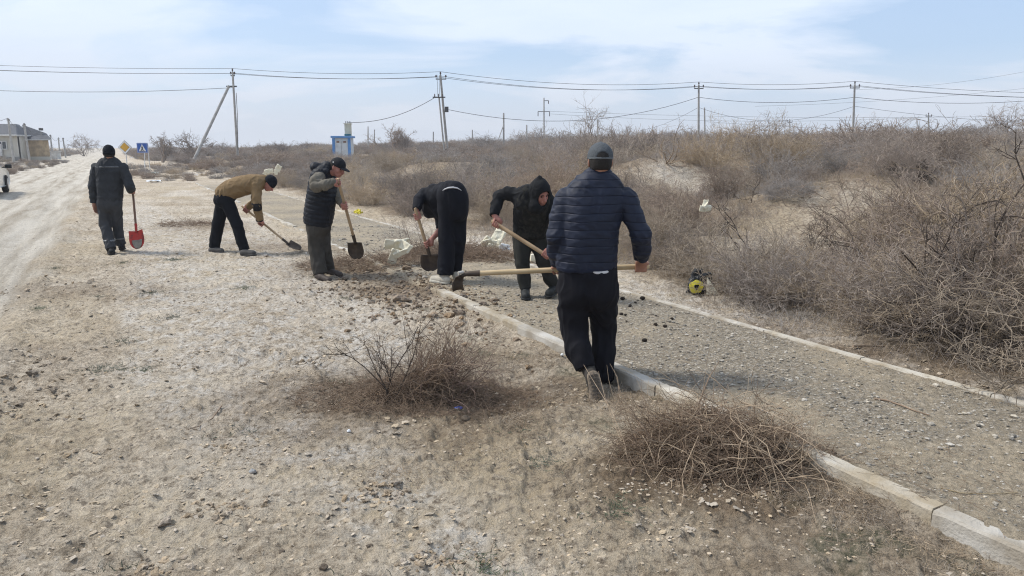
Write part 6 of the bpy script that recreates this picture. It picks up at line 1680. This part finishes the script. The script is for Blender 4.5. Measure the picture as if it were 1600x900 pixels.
# ------------------------------------------------ 6: navy quilted jacket, walking away with the mattock
def person_navy():
    Y = 5.12
    p = lambda a, b, d=0.0: W(a, b, Y + d)
    g = p(935, 606); e = empty('person', (g[0], Y, -.06), 'person in navy quilted jacket and grey cap walking away with a hoe', 'person')
    f = nz((-.08, 1, 0)); r = nz((1, .08, 0)); u = np.array([0, 0, 1.])
    mt = fabric('black_track_trousers', (.010, .010, .014), .7, .85)
    hips = [(p(918, 412), r, .190, .130), (p(918, 432), r, .202, .140), (p(918, 455), r, .205, .142)]
    knA, knB = p(898, 512, .03), p(943, 512, .12); anA, anB = p(918, 581, -.12), p(944, 585, .02)
    legs = [[(p(897, 458), .118), (p(896, 485, .02), .106), (knA, .096), (p(903, 545, -.03), .090), (p(914, 574, -.10), .072)], [(p(940, 458), .115), (p(942, 485, .06), .098), (knB, .086), (p(943, 550, .08), .080), (p(943, 592, .05), .074)]]
    trousers(e, hips, legs, mt, wr=.012, res=.008, seed=20)
    mj = fabric('navy_quilted_nylon', (.012, .017, .036), .75, .62, .001, 260, spec=.3)
    z0 = p(918, 418)[2]
    nt_ = mj.node_tree; at_ = nt_.nodes.new('ShaderNodeAttribute'); at_.attribute_name = 'quilt'
    f1 = nt_.nodes.new('ShaderNodeMath'); f1.operation = 'PINGPONG'; f1.inputs[1].default_value = .5; nt_.links.new(at_.outputs['Fac'], f1.inputs[0])
    f2 = nt_.nodes.new('ShaderNodeMapRange'); f2.inputs['From Max'].default_value = .10; f2.interpolation_type = 'SMOOTHSTEP'; nt_.links.new(f1.outputs[0], f2.inputs['Value'])
    pb = nt_.nodes['Principled BSDF']; old = pb.inputs['Normal'].links[0].from_socket
    bb = nt_.nodes.new('ShaderNodeBump'); bb.inputs['Distance'].default_value = .0032; bb.inputs['Strength'].default_value = 1.0
    nt_.links.new(f2.outputs[0], bb.inputs['Height']); nt_.links.new(old, bb.inputs['Normal']); nt_.links.new(bb.outputs[0], pb.inputs['Normal'])
    def quilt(V):
        s_ = .056
        warp = .010 * noise3(V[:, 0] * 5, V[:, 1] * 5, V[:, 2] * 5)
        q = (V[:, 2] - z0 + warp + .08 * np.abs(V[:, 0] - p(928, 350)[0]) ** 2) / s_
        puff = np.abs(np.sin(np.pi * q)) ** .35
        return .0032 * puff - .0025 + .0030 * noise3(V[:, 0] * 22, V[:, 1] * 22, V[:, 2] * 34) * puff, q
    sl = [(p(916, 417), r, .205, .145), (p(916, 402), r, .213, .155), (p(918, 375), r, .210, .158), (p(922, 345), r, .213, .152), (p(927, 318), r, .218, .138), (p(931, 298), r, .190, .110), (p(935, 284), r, .125, .090), (p(936, 274), r, .080, .072)]
    shA, shB = p(886, 312), p(977, 312); elA, elB = p(870, 368, -.04), p(1001, 366, -.05); wrA, wrB = p(871, 410, .10), p(1002, 402, .08)
    _, JF = jacket(e, sl, [[(shA, .086), (p(876, 340, -.02), .074), (elA, .070), (p(869, 392, .03), .061), (wrA, .050)], [(shB, .086), (p(990, 340, -.03), .072), (elB, .070), (p(1003, 388, .02), .062), (wrB, .052)]], mj, wr=.006, res=.0065, seed=21, quilt=quilt, ws=8,
                   hem=(p(915, 421.5), (0, 0, -1)), k=.012)
    C_ = Fld(*bbox([p(936, 274)], .14), .005); C_.cone(p(936, 285, .01), p(937, 268, .015), .078, .072, .01); C_.cut(p(937, 273.5), (0, 0, 1)); C_.cone(p(937, 276, .02), p(937, 240, .03), .058, .06, .004, 's')
    cloth('collar', C_, fabric('navy_collar_nylon', (.012, .017, .036), .75, .62), e, .002, 12)
    hb = shell('hem_band', JF, fabric('navy_hem_nylon', (.012, .017, .036), .75, .62), e, p(915, 417.5), (0, 0, 1), .03, lambda F: (F.cut(p(968, 417), (1, 0, 0)), F.cut(p(861, 417), (-1, 0, 0)), F.cut(p(915, 417, .13), (0, 1, 0))), off=.0025)
    mw = mat('white_shirt_hem', (.62, .62, .64), scale=9, rough=.8)
    S_ = Fld(*bbox([p(918, 421)], .26), .006); bars(S_, [(p(918, 417), r, .200, .146), (p(918, 424), r, .200, .146)]); S_.cut(p(918, 423.2), (0, 0, -1)); S_.cut(p(918, 417), (0, 0, 1)); S_.cut(p(963, 420), (1, 0, 0)); S_.cut(p(922, 420), nz((-.6, 0, -1)))
    V_, Q_ = S_.net(); link('shirt_hem', mesh_np('shirt_hem', V_, Q_, mw, True), e)
    hc = p(937.5, 253); h1, h2 = p(873.5, 421.5, .17), p(1000.5, 416.5, .16)
    hax = nz(h2 - h1)
    R, _ = body(e, hc, f, u, p(937, 276), [(a, b, c - .02, d - .02) for a, b, c, d in sl[:6]], [[(shA, .045), (elA, .045), (wrA, .032)], [(shB, .045), (elB, .045), (wrB, .032)], [(p(897, 458), .08), (knA, .06), (anA, .045)], [(p(940, 458), .08), (knB, .06), (anB, .045)]],
                [(lambda F: grip(F, h1, hax, wrA + (0, .0, -.01), .020, -1), h1), (lambda F: grip(F, h2, hax, wrB + (0, .0, -.01), .019, 1), h2)])
    hair(e, hc, R, front=.02)
    r_, f_, u_ = R
    mc = mat('grey_mesh_cap', (.085, .095, .105), (.05, .057, .064), scale=160, rough=.85)
    cap(e, hc, R, mc, mc, tilt=.02, arch=True, level=.018)
    sh = fabric('dusty_dark_trainer', (.05, .045, .04), .7, .8); so = mat('dusty_sole', (.27, .215, .16), (.13, .105, .08), scale=50, rough=.95, bump=.004, bscale=150)
    # pushing-off foot: toe down, sole turned to the camera
    heel = p(925, 578, -.21); toe = p(936, 625, -.32); ft = nz(toe - heel); sole_n = nz((.10, -.95, .15))
    shoe(e, heel + (0, -.02, 0), toe, sh, so, p(918, 574, -.09), up=-sole_n, L=np.linalg.norm(toe - heel) + .02, w_=.058, sole=.026)
    shoe(e, p(945, 613, .0), p(943, 600, .28), sh, so, p(944, 592, .06), w_=.048)
    # treads on the turned-up sole
    rr_ = np.cross(ft, sole_n); mbt = MB()
    for k_ in range(9):
        c_ = heel + ft * (.035 + .026 * k_) + (0, -.02, 0) + sole_n * .001
        for s_ in (-1, 1): mbt.box(c_ + rr_ * s_ * .019, (.014, .008, .003), [rr_, nz(ft + rr_ * .3 * s_), sole_n])
    mbt.build('tread', fabric('dark_tread', (.06, .052, .044), .7), e)
    # the hoe
    t = empty('hoe', p(720, 430, .15), 'broad hoe with a pale wooden shaft carried level by the navy jacket worker', 'hoe')
    a_, b_ = p(738, 427.5, .14), p(1014, 416, .16)
    a2 = a_ + nz(b_ - a_) * .0
    MB().tube([a2, a2 + (b_ - a_) * .04, (a_ + b_) / 2 + (0, 0, .002), b_ - nz(b_ - a_) * .01, b_], [.017, .0185, .0195, .0195, .015], 12).build('shaft', M_WOODP, t, True)
    ax = nz(b_ - a_)
    MB().tube([a_ + ax * .055, a_ + ax * .0, a_ - ax * .045, p(722, 431, .14)], [.023, .021, .018, .012], 10).build('socket', M_RUST, t, True)
    V = []
    c0, c1, c2, c3 = p(728, 427, .14), p(718, 430, .14), p(714, 441, .13), p(716, 453, .12)
    P_ = [c0, c1, c2, c3]; wd = [.025, .07, .085, .09]; nn = 9
    for a, w_ in zip(P_, wd):
        for i in range(nn):
            q = i / (nn - 1) * 2 - 1; V.append(a + nz((.75, .62, 0)) * q * w_ * .55 + np.array([0, 0, -.010 * q * q]))
    bl = link('blade', mesh_np('blade', np.array(V), [(j * nn + i, j * nn + i + 1, (j + 1) * nn + i + 1, (j + 1) * nn + i) for j in range(3) for i in range(nn - 1)], M_RUST, True), t)
    bl.modifiers.new('thickness', 'SOLIDIFY').thickness = .005
    MB().tube([p(724, 425, .14), p(716, 427, .12)], [.012, .014], 8).build('peen', mat('bright_worn_steel', (.5, .47, .42), scale=9, rough=.5, metal=.3), t, True)
person_navy()

# ------------------------------------------------ sacks and rags caught on the brush
def rag(label, plates, m, seed, name='sack', wr=.009, ws=9, cat='sack'):
    """plates: px, py, depth, half width, half height, thickness, roll in degrees, lean"""
    C_ = [W(q[0], q[1], q[2]) for q in plates]; lo, hi = bbox(C_, max(max(q[3], q[4]) for q in plates) + .06)
    F = Fld(lo, hi, .006)
    for c, q in zip(C_, plates):
        a, l = math.radians(q[6]), math.radians(q[7]); R = np.array(Matrix.Rotation(l, 3, 'Z') @ Matrix.Rotation(l, 3, 'X') @ Matrix.Rotation(a, 3, 'Y')).T
        F.box(c, R, (q[3] * .8, q[5] * .3, q[4] * .8), q[5], .02)
    o = cloth(name, F, m, None, wr, ws, seed=seed); return tag(o, label, cat)
rag('cream woven sack flap caught on brush left of the bent over worker', [(618, 383, 10.2, .18, .085, .012, 8, 18), (634, 386, 10.16, .10, .065, .012, 28, -20), (628, 378, 10.24, .13, .05, .012, -8, 40)], M_SACK, 3)
rag('hanging torn tip of cream sack below the larger cream flap', [(615, 401, 10.1, .065, .13, .010, 22, 15), (626, 396, 10.1, .12, .04, .010, -25, 25)], M_SACK, 5)
d_ = G(775, 388, .08)[1] + .25
rag('torn white sack lying crumpled behind the path left of the hooded worker', [(764, 380, d_, .13, .08, .014, 40, 18), (778, 371, d_ + .05, .10, .14, .014, 25, -18), (760, 383, d_ - .04, .07, .13, .012, -15, 30), (773, 388, d_ - .05, .17, .06, .014, 20, 25)], M_SACK, 8, wr=.014)
rag('ragged grey white lower end of the torn white sack', [(786, 391, d_ - .1, .09, .13, .012, 10, 25), (792, 396, d_ - .12, .07, .08, .010, -20, 10)], M_BAGW, 9, wr=.018)
rag('cream sack scrap snagged on a shrub right behind the black beanie', [(420, 268, 19, .12, .06, .014, -10, 10), (415, 270, 19, .05, .06, .012, 30, 10)], M_SACK, 11, wr=.014)
rag('cream sack scrap snagged on a shrub a little right of the black beanie', [(435, 263, 19, .07, .10, .012, 30, 10), (431, 269, 19, .035, .07, .012, 0, 10)], M_SACK, 12, wr=.014)
d_ = G(1092, 462, .03)[1] + .05
rag('black plastic bag of rubbish at the foot of the shrubs behind the yellow lid', [(1093, 449, d_ + .10, .13, .10, .03, 10, 10), (1088, 432, d_ + .12, .05, .09, .02, 15, 10), (1102, 440, d_ + .10, .08, .09, .03, -20, 10), (1098, 453, d_ + .06, .12, .07, .03, 0, 10)], M_BKP, 21, name='black_bag', wr=.014, cat='bag')

rag('small white pointed scrap caught in the scrub on the slope', [(1102, 326, 11.2, .10, .05, .012, 0, 15), (1102, 319, 11.2, .035, .075, .010, 8, -15)], M_SACK, 31, name='paper_scrap', wr=.012, cat='litter')
dh_ = G(1120, 725, -.06)[1]
rag('tiny cream scrap stuck in the middle of the kerbside brush heap', [(1160, 715, dh_ - .12, .014, .018, .004, 20, 10)], M_SACK, 33, name='paper_scrap', wr=.003, ws=40, cat='litter')
rag('brown dry leaf like scrap at the front foot of the kerbside brush heap', [(1209, 752, dh_ - .28, .016, .020, .004, -20, 10)], M_BR2, 34, name='leaf_scrap', wr=.003, ws=40, cat='litter')
rag('curled brown scrap at the left foot of the kerbside brush heap', [(989, 738, dh_ - .22, .010, .026, .004, 10, 10)], M_BR1, 35, name='leaf_scrap', wr=.003, ws=40, cat='litter')
HAZE = True
if HAZE:
    M = bpy.data.materials.new('thin_haze'); M.use_nodes = True
    t = M.node_tree; t.nodes.clear(); o_ = t.nodes.new('ShaderNodeOutputMaterial'); pv = t.nodes.new('ShaderNodeVolumePrincipled')
    pv.inputs['Color'].default_value = (.86, .89, .95, 1); pv.inputs['Density'].default_value = .0008; pv.inputs['Anisotropy'].default_value = .3
    t.links.new(pv.outputs[0], o_.inputs['Volume'])
    tag(MB().box((0, 140, 6.5), (330, 200, 8.5)).build('haze', M, None), kind='stuff')
